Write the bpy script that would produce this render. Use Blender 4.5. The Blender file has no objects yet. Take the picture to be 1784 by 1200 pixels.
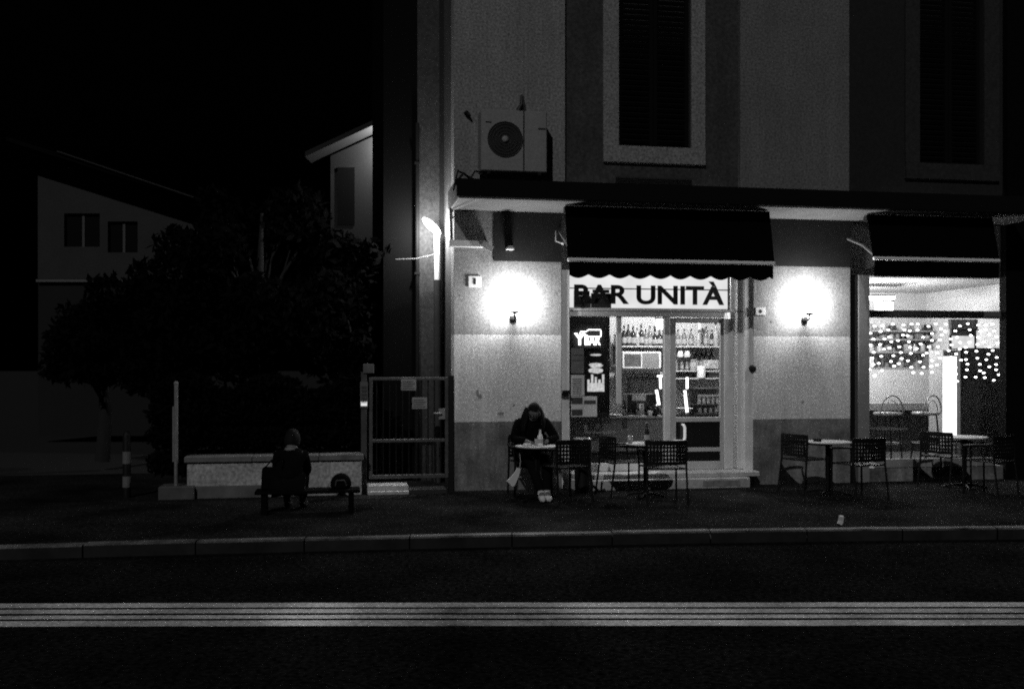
import bpy, bmesh, math, random
import numpy as np
from mathutils import Vector, Matrix
R = math.radians
rnd = random.Random(7)
sc = bpy.context.scene
COL = sc.collection
# ------------------------------------------------------------ survey
FP, CX, HY, CAMH = 1734.0, 892.0, 640.0, 1.65
TH = R(9.8); CT, ST = math.cos(TH), math.sin(TH); D0 = 13.43
def LS(px, b=0.0):
    t = (px-CX)/FP
    return (t*(D0+b*CT)+b*ST)/(CT-t*ST)
def LZ(py, s, b=0.0):
    return CAMH+(HY-py)/FP*(D0+s*ST+b*CT)
def SZ(px, py, b=0.0):
    s = LS(px, b); return s, LZ(py, s, b)
FACADE = Matrix.Translation((0, D0, 0)) @ Matrix.Rotation(TH, 4, 'Z')
# ------------------------------------------------------------ materials
MATS = {}
def mat(name, v, rough=.7, metal=0., var=0., scale=8., fine=0., fscale=150., bump=0., bscale=120., spec=.5, emit=0., streak=0.):
    if name in MATS: return MATS[name]
    m = bpy.data.materials.new(name); m.use_nodes = True
    nt = m.node_tree; n = nt.nodes; l = nt.links
    p = n['Principled BSDF']
    p.inputs['Base Color'].default_value = (v, v, v, 1)
    p.inputs['Roughness'].default_value = rough
    p.inputs['Metallic'].default_value = metal
    p.inputs['Specular IOR Level'].default_value = spec
    if emit:
        p.inputs['Emission Color'].default_value = (1, 1, 1, 1)
        p.inputs['Emission Strength'].default_value = emit
    if var or fine or bump or streak:
        tc = n.new('ShaderNodeTexCoord')
        def noise(sc_, det):
            t = n.new('ShaderNodeTexNoise'); t.inputs['Scale'].default_value = sc_
            t.inputs['Detail'].default_value = det; t.inputs['Roughness'].default_value = .65
            l.new(tc.outputs['Object'], t.inputs['Vector']); return t
        if var or fine or streak:
            cur = None
            for amp, s_, d_ in ((var, scale, 6), (fine, fscale, 2), (streak, -1, 5)):
                if not amp: continue
                mr = n.new('ShaderNodeMapRange'); mr.inputs['From Min'].default_value = .3; mr.inputs['From Max'].default_value = .7
                mr.inputs['To Min'].default_value = 1-amp; mr.inputs['To Max'].default_value = 1+amp
                mr.clamp = False
                tx = noise(s_ if s_ > 0 else 1., d_)
                if s_ < 0:
                    mp = n.new('ShaderNodeMapping'); mp.inputs['Scale'].default_value = (7, 7, .7)
                    l.new(tc.outputs['Object'], mp.inputs['Vector']); l.new(mp.outputs['Vector'], tx.inputs['Vector'])
                l.new(tx.outputs['Fac'], mr.inputs['Value'])
                if cur is None: cur = mr.outputs['Result']
                else:
                    mm = n.new('ShaderNodeMath'); mm.operation = 'MULTIPLY'
                    l.new(cur, mm.inputs[0]); l.new(mr.outputs['Result'], mm.inputs[1]); cur = mm.outputs[0]
            mm = n.new('ShaderNodeMath'); mm.operation = 'MULTIPLY'; mm.use_clamp = True; mm.inputs[1].default_value = v
            l.new(cur, mm.inputs[0])
            l.new(mm.outputs[0], p.inputs['Base Color'])
        if bump:
            b = n.new('ShaderNodeBump'); b.inputs['Strength'].default_value = bump; b.inputs['Distance'].default_value = .01
            l.new(noise(bscale, 4).outputs['Fac'], b.inputs['Height']); l.new(b.outputs['Normal'], p.inputs['Normal'])
    MATS[name] = m; return m
def emis(name, s, var=0., scale=3.):
    if name in MATS: return MATS[name]
    m = bpy.data.materials.new(name); m.use_nodes = True
    nt = m.node_tree; nt.nodes.clear()
    o = nt.nodes.new('ShaderNodeOutputMaterial'); e = nt.nodes.new('ShaderNodeEmission')
    e.inputs['Strength'].default_value = s; nt.links.new(e.outputs[0], o.inputs[0])
    if var:
        tc = nt.nodes.new('ShaderNodeTexCoord'); t = nt.nodes.new('ShaderNodeTexNoise'); t.inputs['Scale'].default_value = scale
        mr = nt.nodes.new('ShaderNodeMapRange'); mr.inputs['From Min'].default_value = .3; mr.inputs['From Max'].default_value = .7
        mr.inputs['To Min'].default_value = s*(1-var); mr.inputs['To Max'].default_value = s*(1+var)
        nt.links.new(tc.outputs['Object'], t.inputs['Vector']); nt.links.new(t.outputs['Fac'], mr.inputs['Value'])
        nt.links.new(mr.outputs['Result'], e.inputs['Strength'])
    m.cycles.emission_sampling = 'NONE'
    MATS[name] = m; return m
def glow(name, s, t=.92):      # frosted glass that glows and lets the bulb inside light the room
    if name in MATS: return MATS[name]
    m = bpy.data.materials.new(name); m.use_nodes = True
    nt = m.node_tree; nt.nodes.clear()
    o = nt.nodes.new('ShaderNodeOutputMaterial'); e = nt.nodes.new('ShaderNodeEmission'); a = nt.nodes.new('ShaderNodeAddShader'); tr = nt.nodes.new('ShaderNodeBsdfTransparent')
    e.inputs['Strength'].default_value = s; tr.inputs[0].default_value = (t, t, t, 1)
    nt.links.new(e.outputs[0], a.inputs[0]); nt.links.new(tr.outputs[0], a.inputs[1]); nt.links.new(a.outputs[0], o.inputs[0])
    m.cycles.emission_sampling = 'NONE'; MATS[name] = m; return m
def bulb(parent, loc, power, rad=.05):
    l = bpy.data.lights.new('bulb', 'POINT'); l.energy = power; l.shadow_soft_size = rad
    o = bpy.data.objects.new('bulb', l); COL.objects.link(o); o.parent = parent; o.location = loc; return o
def glassmat(name='window_glass', refl=.06, tint=.9):
    if name in MATS: return MATS[name]
    m = bpy.data.materials.new(name); m.use_nodes = True
    nt = m.node_tree; nt.nodes.clear()
    o = nt.nodes.new('ShaderNodeOutputMaterial'); mix = nt.nodes.new('ShaderNodeMixShader')
    t = nt.nodes.new('ShaderNodeBsdfTransparent'); t.inputs[0].default_value = (tint, tint, tint, 1)
    g = nt.nodes.new('ShaderNodeBsdfGlossy'); g.inputs['Roughness'].default_value = .03
    mix.inputs[0].default_value = refl
    nt.links.new(t.outputs[0], mix.inputs[1]); nt.links.new(g.outputs[0], mix.inputs[2]); nt.links.new(mix.outputs[0], o.inputs[0])
    MATS[name] = m; return m
PALE = lambda: mat('cream_plaster', .62, .9, streak=.12, var=.12, scale=2.2, fine=.30, fscale=30, bump=.5, bscale=90)
BAND = lambda: mat('grey_plaster_band', .27, .9, streak=.14, var=.16, scale=2.5, fine=.32, fscale=30, bump=.5, bscale=90)
BASE = lambda: mat('dark_plaster_plinth', .16, .9, streak=.35, var=.6, scale=2.0, fine=.32, fscale=30, bump=.6, bscale=80)
UPPER = lambda: mat('upper_plaster', .19, .9, streak=.12, var=.14, scale=1.2, fine=.5, fscale=34, bump=.5, bscale=70)  # darker than the ground floor to imitate street light weakening with height
RECESS = lambda: mat('dark_recess_plaster', .036, .9, streak=.2, var=.25, scale=1.5, fine=.45, fscale=22, bump=.5, bscale=70)
BLACKP = lambda: mat('black_paint', .006, .6, spec=.2)
WHITEP = lambda: mat('white_painted_frame', .72, .55, var=.12, scale=4, fine=.12, fscale=60)
STONE = lambda: mat('pale_stone', .42, .8, var=.3, scale=5, fine=.2, fscale=80, bump=.3)
DARKM = lambda: mat('dark_metal', .01, .5, spec=.3)
GREYM = lambda: mat('grey_metal', .2, .5, metal=.2, var=.3, scale=6)
# ------------------------------------------------------------ builders
class MB:
    def __init__(s): s.v = []; s.f = []; s.m = []; s.sm = []
    def add(s, vs, fs, m=0, smooth=False):
        o = len(s.v); s.v += [tuple(v) for v in vs]
        for f in fs: s.f.append(tuple(i+o for i in f)); s.m.append(m); s.sm.append(smooth)
        return s
    def box(s, x0, x1, y0, y1, z0, z1, m=0, rot=None):
        vs = [Vector((x, y, z)) for z in (z0, z1) for y in (y0, y1) for x in (x0, x1)]
        if rot is not None:
            c = Vector(((x0+x1)/2, (y0+y1)/2, (z0+z1)/2)); vs = [rot @ (v-c)+c for v in vs]
        return s.add(vs, [(0,2,3,1),(4,5,7,6),(0,1,5,4),(2,6,7,3),(0,4,6,2),(1,3,7,5)], m)
    def tube(s, pts, r, n=8, m=0, cap=True, smooth=True):
        pts = [Vector(p) for p in pts]; rs = r if isinstance(r, (list, tuple)) else [r]*len(pts)
        rings = []; prev = None
        for i, p in enumerate(pts):
            d = (pts[min(i+1, len(pts)-1)]-pts[max(i-1, 0)]).normalized()
            a = prev if prev is not None else (Vector((0,0,1)) if abs(d.z) < .9 else Vector((1,0,0)))
            x = d.cross(a)
            if x.length < 1e-5: x = d.orthogonal()
            x.normalize(); y = x.cross(d).normalized(); prev = y
            rings.append([p+(x*math.cos(2*math.pi*k/n)+y*math.sin(2*math.pi*k/n))*rs[i] for k in range(n)])
        vs = [v for rg in rings for v in rg]; fs = []
        for i in range(len(pts)-1):
            for k in range(n):
                k2 = (k+1) % n; fs.append((i*n+k, i*n+k2, (i+1)*n+k2, (i+1)*n+k))
        s.add(vs, fs, m, smooth)
        if cap:
            s.add(rings[0], [tuple(range(n))[::-1]], m); s.add(rings[-1], [tuple(range(n))], m)
        return s
    def lathe(s, prof, c=(0,0,0), n=16, m=0, smooth=True):
        vs = []; fs = []
        for r, z in prof:
            for k in range(n): vs.append((c[0]+max(r,1e-4)*math.cos(2*math.pi*k/n), c[1]+max(r,1e-4)*math.sin(2*math.pi*k/n), c[2]+z))
        for i in range(len(prof)-1):
            for k in range(n):
                k2 = (k+1) % n; fs.append((i*n+k, i*n+k2, (i+1)*n+k2, (i+1)*n+k))
        s.add(vs, fs, m, smooth); e = vs[-n:]
        s.add(vs[:n], [tuple(range(n))[::-1]], m); return s.add(e, [tuple(range(n))], m)
    def ball(s, c, r, m=0, n=16, sc_=(1,1,1)):
        h = n//2; pr = [(math.sin(math.pi*i/h)*r, -math.cos(math.pi*i/h)*r) for i in range(h+1)]
        a = len(s.v); s.lathe(pr, (0,0,0), n, m)
        for i in range(a, len(s.v)):
            v = s.v[i]; s.v[i] = (v[0]*sc_[0]+c[0], v[1]*sc_[1]+c[1], v[2]*sc_[2]+c[2])
        return s
    def prism(s, poly, y0, y1, m=0):      # polygon in xz, thickness in y
        n = len(poly); vs = [(x, y0, z) for x, z in poly]+[(x, y1, z) for x, z in poly]
        fs = [tuple(range(n)), tuple(range(2*n-1, n-1, -1))]+[(i, i+n, (i+1) % n+n, (i+1) % n) for i in range(n)]
        return s.add(vs, fs, m)
    def build(s, name, mats, parent=None, M=None, bevel=0., fix=True):
        me = bpy.data.meshes.new(name); me.from_pydata(s.v, [], s.f)
        if not isinstance(mats, (list, tuple)): mats = [mats]
        for m in mats: me.materials.append(m)
        me.polygons.foreach_set('material_index', s.m); me.polygons.foreach_set('use_smooth', s.sm)
        me.update()
        if fix and len(s.f) < 60000:
            b = bmesh.new(); b.from_mesh(me); bmesh.ops.recalc_face_normals(b, faces=b.faces); b.to_mesh(me); b.free()
        o = bpy.data.objects.new(name, me); COL.objects.link(o)
        if parent: o.parent = parent
        if M is not None: o.matrix_local = M
        if bevel:
            bv = o.modifiers.new('edge', 'BEVEL'); bv.width = bevel; bv.segments = 1; bv.limit_method = 'ANGLE'
        return o
def tag(o, label=None, cat=None, group=None, kind=None):
    if label: o['label'] = label
    if cat: o['category'] = cat
    if group: o['group'] = group
    if kind: o['kind'] = kind
    return o
def empty(name, M): 
    o = bpy.data.objects.new(name, None); COL.objects.link(o); o.empty_display_size = .2
    o.matrix_world = M; return o
def at(s, b, z=0., rz=0.):                 # a place in the frame of the bar's front
    return FACADE @ Matrix.Translation((s, b, z)) @ Matrix.Rotation(rz, 4, 'Z')
def thing(name, label, cat, M, group=None): return tag(empty(name, M), label, cat, group)
def copy_tree(o, M, label=None, group=None):
    c = o.copy(); COL.objects.link(c)
    def kids(src, dst):
        for ch in list(src.children):
            d = ch.copy(); COL.objects.link(d); d.parent = dst; kids(ch, d)
    kids(o, c)
    c.matrix_world = M
    if label: c['label'] = label
    if group: c['group'] = group
    return c
def text(name, body, x0, x1, z0, z1, y, m, parent, thick=.008, bold=0., outline=0.):
    cu = bpy.data.curves.new(name, 'FONT'); cu.body = body; cu.size = 1
    if outline: cu.fill_mode = 'NONE'; cu.bevel_depth = outline
    else: cu.extrude = .02; cu.offset = bold
    t = bpy.data.objects.new(name, cu); COL.objects.link(t)
    dg = bpy.context.evaluated_depsgraph_get(); dg.update()
    me = bpy.data.meshes.new_from_object(t.evaluated_get(dg)); bpy.data.objects.remove(t)
    co = np.empty(len(me.vertices)*3); me.vertices.foreach_get('co', co); co = co.reshape(-1, 3)
    mn, mx = co.min(0), co.max(0); out = np.empty_like(co)
    out[:, 0] = x0+(co[:, 0]-mn[0])/(mx[0]-mn[0])*(x1-x0)
    out[:, 2] = z0+(co[:, 1]-mn[1])/(mx[1]-mn[1])*(z1-z0)
    out[:, 1] = y-(co[:, 2]-mn[2])/max(mx[2]-mn[2], 1e-6)*thick
    me.vertices.foreach_set('co', out.ravel()); me.materials.clear(); me.materials.append(m); me.update()
    o = bpy.data.objects.new(name, me); COL.objects.link(o); o.parent = parent
    return o
def spot(name, parent, loc, target, power, size, blend=1., rad=.03):
    l = bpy.data.lights.new(name, 'SPOT'); l.energy = power; l.spot_size = size; l.spot_blend = blend; l.shadow_soft_size = rad
    o = bpy.data.objects.new(name, l); COL.objects.link(o); o.parent = parent
    d = Vector(target)-Vector(loc); o.location = loc; o.rotation_euler = d.to_track_quat('-Z', 'Y').to_euler()
    return o
def skin(name, nodes, edges, m, parent, root, sub=2):
    names = list(nodes); idx = {k: i for i, k in enumerate(names)}
    me = bpy.data.meshes.new(name); me.from_pydata([nodes[k][0] for k in names], [(idx[a], idx[b]) for a, b in edges], [])
    o = bpy.data.objects.new(name, me); COL.objects.link(o)
    o.modifiers.new('s', 'SKIN').use_smooth_shade = True
    for k in names:
        r = nodes[k][1]; r = r if isinstance(r, tuple) else (r, r)
        me.skin_vertices[0].data[idx[k]].radius = r
        me.skin_vertices[0].data[idx[k]].use_root = (k == root)
    sb = o.modifiers.new('u', 'SUBSURF'); sb.levels = sub; sb.render_levels = sub
    dg = bpy.context.evaluated_depsgraph_get(); dg.update()
    me2 = bpy.data.meshes.new_from_object(o.evaluated_get(dg)); bpy.data.objects.remove(o)
    me2.name = name; me2.materials.clear(); me2.materials.append(m)
    for p in me2.polygons: p.use_smooth = True
    o = bpy.data.objects.new(name, me2); COL.objects.link(o); o.parent = parent
    return o
def blob0(cx, cz, rx, rz, seed, n=18):
    r_ = random.Random(seed); return [(cx+rx*math.cos(a)*r_.uniform(.6, 1.15), cz+rz*math.sin(a)*r_.uniform(.6, 1.15)) for a in [2*math.pi*i/n for i in range(n)]]
# ------------------------------------------------------------ world, sun, camera
SUN_L = Vector((.45, 1.0, -.72)).normalized()         # in the frame of the facade
sund = (FACADE.to_3x3() @ SUN_L).normalized()
w = bpy.data.worlds.new('World'); sc.world = w; w.use_nodes = True
nt = w.node_tree; bg = nt.nodes['Background']
sky = nt.nodes.new('ShaderNodeTexSky'); sky.sky_type = 'NISHITA'; sky.sun_disc = False
sky.sun_elevation = R(-4); sky.sun_rotation = math.atan2(-sund.x, -sund.y)
bw = nt.nodes.new('ShaderNodeRGBToBW'); nt.links.new(sky.outputs[0], bw.inputs[0]); nt.links.new(bw.outputs[0], bg.inputs['Color'])
bg.inputs['Strength'].default_value = .015
sl = bpy.data.lights.new('sun', 'SUN'); sl.energy = .68; sl.angle = R(.5); sl.color = (1, 1, 1)
so = bpy.data.objects.new('sun', sl); COL.objects.link(so); so.rotation_euler = sund.to_track_quat('-Z', 'Y').to_euler(); so.location = (-4, -4, 9)
cam = bpy.data.cameras.new('camera'); co = bpy.data.objects.new('camera', cam); COL.objects.link(co)
cam.lens = 35; cam.sensor_width = 36; cam.shift_y = 40/1784; cam.clip_end = 800; cam.clip_start = .1
co.location = (0, 0, CAMH); co.rotation_euler = (R(90), 0, 0); sc.camera = co
sc.view_settings.view_transform = 'Standard'; sc.view_settings.look = 'None'; sc.view_settings.exposure = 0; sc.view_settings.gamma = 1
sc.cycles.use_denoising = False; sc.cycles.filter_width = 1.9
sc.cycles.max_bounces = 6; sc.cycles.diffuse_bounces = 3; sc.cycles.transparent_max_bounces = 12; sc.cycles.sample_clamp_indirect = .8
# ------------------------------------------------------------ ground
ROADZ = -.12
def kerb_y(x):       # depth of the kerb's front edge
    return 9.83+.115*x-.006*x*x if -9 < x < 9 else 9.83+.115*x-.486
def strip(name, xs, fa, fb, z, m, label=None):
    vs = []; fs = []
    for x in xs: vs += [(x, fa(x), z), (x, fb(x), z)]
    for i in range(len(xs)-1): fs.append((2*i, 2*i+2, 2*i+3, 2*i+1))
    mb = MB(); mb.add(vs, fs); o = mb.build(name, m, fix=False)
    return tag(o, kind='structure')
xs = [-150, -60, -30, -9]+[-8+i for i in range(17)]+[9, 30, 60, 150]
g = MB(); g.add([(-400,-200,-.16),(400,-200,-.16),(400,500,-.16),(-400,500,-.16)], [(0,1,2,3)])
tag(g.build('ground', mat('soil', .0008, .95, var=.3, scale=.5), fix=False), kind='structure')
ASPH = mat('asphalt', .011, 1., var=.5, scale=.9, fine=.9, fscale=26, bump=.5, bscale=60, spec=0.)
strip('road', xs, lambda x: -4.0, kerb_y, ROADZ, ASPH)
PAV = mat('pavement_asphalt', .014, 1., var=.8, scale=.8, fine=.8, fscale=24, bump=.5, bscale=55, spec=.01)
strip('pavement', xs, lambda x: kerb_y(x)+.13, lambda x: 16.5+.17*x if abs(x) < 10 else (14.8 if x < 0 else 18.2), 0., PAV)
# kerb : a real step
kb = MB(); vs = []; fs = []
kx = [-12+i*.5 for i in range(49)]
for x in kx:
    j = .004*math.sin(x*7)
    vs += [(x, kerb_y(x)+.003, ROADZ-.03), (x, kerb_y(x)+j, -.012), (x, kerb_y(x)+.014+j, .002), (x, kerb_y(x)+.13, .002), (x, kerb_y(x)+.13, -.1)]
kx = [-12+i for i in range(25)]
for q_, x in enumerate(kx):
    jy, jz = rnd.uniform(-.006, .006), rnd.uniform(-.004, .004); vs = []; fs = []
    for xx_ in (x+.006, x+.34, x+.67, x+.994):
        y_ = kerb_y(xx_)+jy; vs += [(xx_, y_+.003, ROADZ-.03), (xx_, y_, -.014+jz), (xx_, y_+.014, .002+jz), (xx_, kerb_y(xx_)+.13, .003+jz), (xx_, kerb_y(xx_)+.13, -.1)]
    for i in range(3):
        for k in range(4): fs.append((5*i+k, 5*i+k+1, 5*i+5+k+1, 5*i+5+k))
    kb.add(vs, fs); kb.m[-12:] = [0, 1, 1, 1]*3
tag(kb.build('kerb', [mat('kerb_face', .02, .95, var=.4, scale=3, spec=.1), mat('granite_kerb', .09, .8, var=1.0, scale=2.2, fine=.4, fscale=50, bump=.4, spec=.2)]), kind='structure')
# road marking : four thin painted lines
PAINT = mat('road_paint', .56, .9, spec=.05, var=.75, scale=.8, fine=.5, fscale=34, bump=.2)
rm = MB(); x1 = 4.6; xx = [-60, -20]+[-5.2+i*(x1+5.2)/40 for i in range(41)]+[15, 40]
def bow(x):
    t = max(-1, x/3.7); return -.03*t*t if x < 0 else .012*min(1.4, x/3.4)
for ya, yb in ((7.486, 7.345), (7.296, 7.175), (7.118, 7.018), (6.965, 6.815)):
    vs = []; fs = []
    k_ = ((ya+yb)/2)/7.15
    for i, x in enumerate(xx):
        e = rnd.uniform(-.004, .004); vs += [(x, yb+bow(x)+e, ROADZ+.004), (x, ya+bow(x)+e, ROADZ+.004)]
    for i in range(len(xx)-1): fs.append((2*i, 2*i+2, 2*i+3, 2*i+1))
    rm.add(vs, fs)
tag(rm.build('road_marking', PAINT, fix=False), kind='structure')
# ------------------------------------------------------------ bar building (local frame s, inward, z)
B = thing('corner_building', 'pale rendered corner building with bar on the ground floor and flat canopy', 'building', FACADE)
CZ0 = 3.75
s_l, s_r = LS(791), LS(1742)
z_hi = 9.2
zb1, zb2 = 2.09, .915
def wall_piece(mb, a, b):
    mb.box(a, b, 0, .35, 0, zb2, 2); mb.box(a, b, 0, .35, zb2, zb2+.004, 2)
    mb.box(a, b, 0, .35, zb2+.004, zb1, 0); mb.box(a, b, 0, .35, zb1, CZ0, 1)
gw = MB()
a1, a2 = LS(978), LS(1313); b1, b2 = LS(1481), LS(1743, .1)
wall_piece(gw, s_l, a1); wall_piece(gw, a2, b1)
gw.box(a1, a2, .1, .35, 2.98, CZ0, 1); gw.box(b1, b2, .1, .35, 2.98, CZ0, 1)
gw.build('ground_floor_wall', [PALE(), BAND(), BASE()], B, bevel=.006)
db = MB(); db.box(LS(860), a1-.002, -.012, -.002, 3.08, CZ0-.006); DBM = mat('dark_band_tone', .012, .9, var=.3, scale=3, fine=.25, fscale=60); db.build('dark_wall_band', DBM, B); db = MB(); db.box(a2+.002, b1, -.012, -.002, 3.08, CZ0-.006); db.build('dark_wall_band', DBM, B)  # dark strip laid on both piers below the canopy
dw = MB(); dw.box(b2+.002, b2+3.2, -.02, .13, 0, CZ0, 0); dw.box(b2+.025, b2+3.2, -.02, .13, CZ0+.002, z_hi, 0)
dw.build('dark_edge_screen', mat('edge_screen_black', .0015, .95, spec=.1, var=.2, scale=3, fine=.45, fscale=22), B)  # added black screen closing the view at the right, not a real wall
# left return wall and back
rw = MB(); rw.box(s_l, s_l+.3, .35, 9, 0, z_hi, 0); rw.box(s_l+.3, b2+3.2, 8.7, 9, 0, z_hi, 0); rw.box(b2+2.9, b2+3.2, .35, 8.7, 0, z_hi, 0)
rw.build('return_wall', RECESS(), B)
# upper floor: recessed dark fields between pale pilasters
uz0 = CZ0+.19
cu = [LS(x) for x in (791, 985, 1290, 1480)]
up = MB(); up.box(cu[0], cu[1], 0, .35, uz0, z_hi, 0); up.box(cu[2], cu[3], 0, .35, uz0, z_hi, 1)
up.build('pilaster', [UPPER(), mat('upper_plaster_falloff', .12, .9, streak=.12, var=.14, scale=1.2, fine=.5, fscale=34, bump=.5, bscale=70)], B, bevel=.008)  # second tone paints in the street light fading towards the right pilaster
rc = MB()
w1 = [LS(x, .08) for x in (1050, 1077, 1203, 1227)]; wz = LZ(283, w1[0], .08), LZ(254, w1[0], .08)
w2 = [LS(x, .08) for x in (1575, 1600, 1712, 1738)]; wz2 = LZ(312, w2[0], .08), LZ(284, w2[0], .08)
def field(a, b, wl, wr, zb, m=0):
    rc.box(a, wl, .08, .35, uz0, z_hi, m); rc.box(wr, b, .08, .35, uz0, z_hi, m); rc.box(wl, wr, .08, .35, uz0, zb, m); rc.box(wl, wr, .3, .35, zb, z_hi, m)
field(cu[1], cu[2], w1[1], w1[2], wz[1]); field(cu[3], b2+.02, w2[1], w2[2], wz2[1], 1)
rc.build('recessed_wall', [RECESS(), mat('recess_plaster_falloff', .008, .9, var=.25, scale=1.5, fine=.45, fscale=22)], B)  # second tone darkened to imitate weaker light on the right field
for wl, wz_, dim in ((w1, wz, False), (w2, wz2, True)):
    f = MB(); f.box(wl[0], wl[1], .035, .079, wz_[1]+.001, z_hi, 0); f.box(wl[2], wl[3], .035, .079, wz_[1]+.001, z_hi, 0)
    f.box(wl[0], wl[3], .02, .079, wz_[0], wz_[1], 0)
    fm = UPPER() if not dim else mat('window_surround_falloff', .016, .9, var=.2, fine=.45, fscale=22)  # right surround coloured darker as if less light reached it
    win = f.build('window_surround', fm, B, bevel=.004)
    sh = MB()
    n = 60; z0 = wz_[1]; dz = (z_hi-z0)/n; mid = (wl[1]+wl[2])/2
    for a, b in ((wl[1]+.01, mid-.005), (mid+.005, wl[2]-.01)):
        sh.box(a, a+.05, .14, .18, z0, z_hi); sh.box(b-.05, b, .14, .18, z0, z_hi)
        for k in range(n): sh.box(a+.05, b-.05, .15, .19, z0+k*dz, z0+k*dz+dz*.6, rot=Matrix.Rotation(R(35), 3, 'X'))
    sh.build('shutter', mat('dark_shutter', .004, .9, spec=.1), win)
vt = MB(); vs_, vz_ = LS(1072, .08), LZ(325, LS(1072, .08), .08); ve = LS(1205, .08); vh = 17/FP*13.8
vt.box(vs_, ve, .062, .079, vz_, vz_+.02); vt.box(vs_, ve, .062, .079, vz_+vh-.02, vz_+vh)
for k in range(5): vt.box(vs_, ve, .066, .079, vz_+.03+k*.02, vz_+.038+k*.02)
vt.build('vent_slot', mat('vent_black', .012, .9), B)
# canopy slab
cn = MB(); c_l = LS(799, -.95)
cn.box(c_l, b2+.02, -.95, -.004, CZ0, uz0-.03, 0)
cn.build('canopy', [mat('canopy_render', .15, .85, var=.2, scale=2, fine=.15, fscale=60)], B, bevel=.008)
cf = MB(); cf.box(c_l-.03, b2+.02, -.99, -.953, CZ0+.015, uz0+.05, 0); cf.box(c_l-.03, c_l-.002, -.95, 0, CZ0+.015, uz0+.05, 0)
cf.box(c_l, b2+.02, -.95, -.003, uz0-.027, uz0+.01, 0)
cf.build('canopy_fascia', mat('bitumen', .005, .9, spec=.1), B)
cb = MB()
cb.tube([(c_l-.02, -.9, CZ0+.2), (c_l+.08, -.75, uz0+.16), (c_l+.3, -.4, uz0+.1), (c_l+.4, -.02, uz0+.14)], .016)
cb.tube([(c_l-.06, -.92, CZ0+.1), (c_l+.02, -.7, uz0+.2), (c_l+.35, -.5, uz0+.08), (c_l+.7, -.3, uz0+.06)], .012)
cb.tube([(c_l+.15, -.8, uz0+.05), (c_l+.25, -.6, uz0+.22), (c_l+.5, -.1, uz0+.3), (c_l+.5, -.01, uz0+.5)], .011)
cb.build('cable_bundle', mat('black_rubber', .012, .6), B)
for i, (x, y, rx, rz) in enumerate(((832, 684, .022, .05), (836, 690, .03, .04), (872, 720, .05, .025), (803, 515, .02, .015), (895, 706, .02, .02), (967, 513, .035, .025), (829, 780, .03, .03), (1345, 560, .02, .02), (1398, 700, .03, .015))):
    sx_, zx_ = SZ(x, y); q = MB(); q.prism(blob0(sx_, zx_, rx, rz, i+3), -.0025, .001); q.build('plaster_chip', mat('chip_grey', .24, .9, var=.5, scale=40), B)
# ---- shopfront A
fr = MB(); fz0 = .22
zt = 2.98
jl = [LS(978), LS(993)]; jr = [LS(x) for x in (1266, 1282, 1288, 1298, 1313)]
fr.box(jl[0], jl[1], .03, .34, .0, zt)                        # left jamb
fr.box(jr[0], jr[1], .08, .16, fz0, LZ(553, jr[0], .1)-.02); fr.box(jr[1]+.001, jr[2], .2, .3, fz0, zt); fr.box(jr[2]+.001, jr[3], .07, .3, fz0, zt)
fr.box(jr[3]+.001, jr[4], .02, .34, .0, zt)
mu = [LS(1157, .1), LS(1167, .1), LS(1176, .1)]
ztop = LZ(552, mu[0], .1)
fr.box(mu[0], mu[1], .09, .17, fz0, ztop); 
fr.box(jl[1], jr[0], .07, .2, ztop, ztop+.07)                   # transom beam
fr.box(jl[1]+.001, jr[1], .05, .22, ztop+.072, ztop+.10)
fr.build('shopfront_frame', WHITEP(), B, bevel=.004)
# low panel under the fixed window
sp = MB(); sp.box(jl[1]+.24, mu[0]-.001, .10, .15, fz0, LZ(805, mu[0], .1)); sp.build('sill_panel', WHITEP(), B, bevel=.003)
wf = MB(); x_a, x_b = LS(1074, .12), LS(1082, .12)
wf.box(x_a, x_b, .1, .15, LZ(703, x_a, .1), ztop); wf.build('window_mullion', mat('bright_frame', .6, .5), B)
pz = LZ(805, mu[0], .1)+.01
gl = MB(); gl.box(jl[1], mu[0], .118, .123, pz, ztop); gl.build('shop_window_pane', glassmat(), B)
# door
door = MB(); dl, dr = mu[1]+.003, jr[0]-.003
ddz = lambda y: LZ(y, dl, .1)
door.box(dl, dl+.085, .1, .15, fz0, ztop-.01); door.box(dr-.05, dr, .1, .15, fz0, ztop-.01)
door.box(dl+.085, dr-.05, .1, .15, ddz(562), ztop-.01); door.box(dl+.085, dr-.05, .1, .15, fz0, ddz(804))
door.box(dl+.085, dr-.05, .1, .15, ddz(735), ddz(727)); door.box(dl+.085, dr-.05, .1, .15, ddz(787), ddz(780))
do = door.build('door', mat('white_door', .5, .5, var=.1, scale=4), B, bevel=.003)
pn = MB(); pn.box(dl+.085, dr-.05, .122, .128, ddz(727), ddz(562)); pn.build('door_pane', glassmat(), do)
kp = MB(); kp.box(dl+.085, dr-.05, .12, .13, ddz(780), ddz(735)); kp.box(dl+.085, dr-.05, .12, .13, ddz(804), ddz(787)); kp.build('kick_panel', mat('dark_gloss_panel', .015, .25), do)
hd = MB(); hx = dl+.2; zz = ddz(768)
hd.tube([(dl+.05, .06, zz), (hx-.04, .06, zz), (hx-.01, .06, zz+.01), (hx, .06, zz+.045), (hx, .06, zz+.19), (hx-.02, .06, zz+.23)], .019, 10)
hd.tube([(dl+.05, .06, zz), (dl+.05, .11, zz)], .012); hd.tube([(hx-.02, .06, zz+.23), (hx-.02, .12, zz+.23)], .012)
hd.build('door_handle', mat('glowing_handle', .85, .3, emit=.25), do)  # handle has a faint glow of its own to look brightly lit
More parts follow.
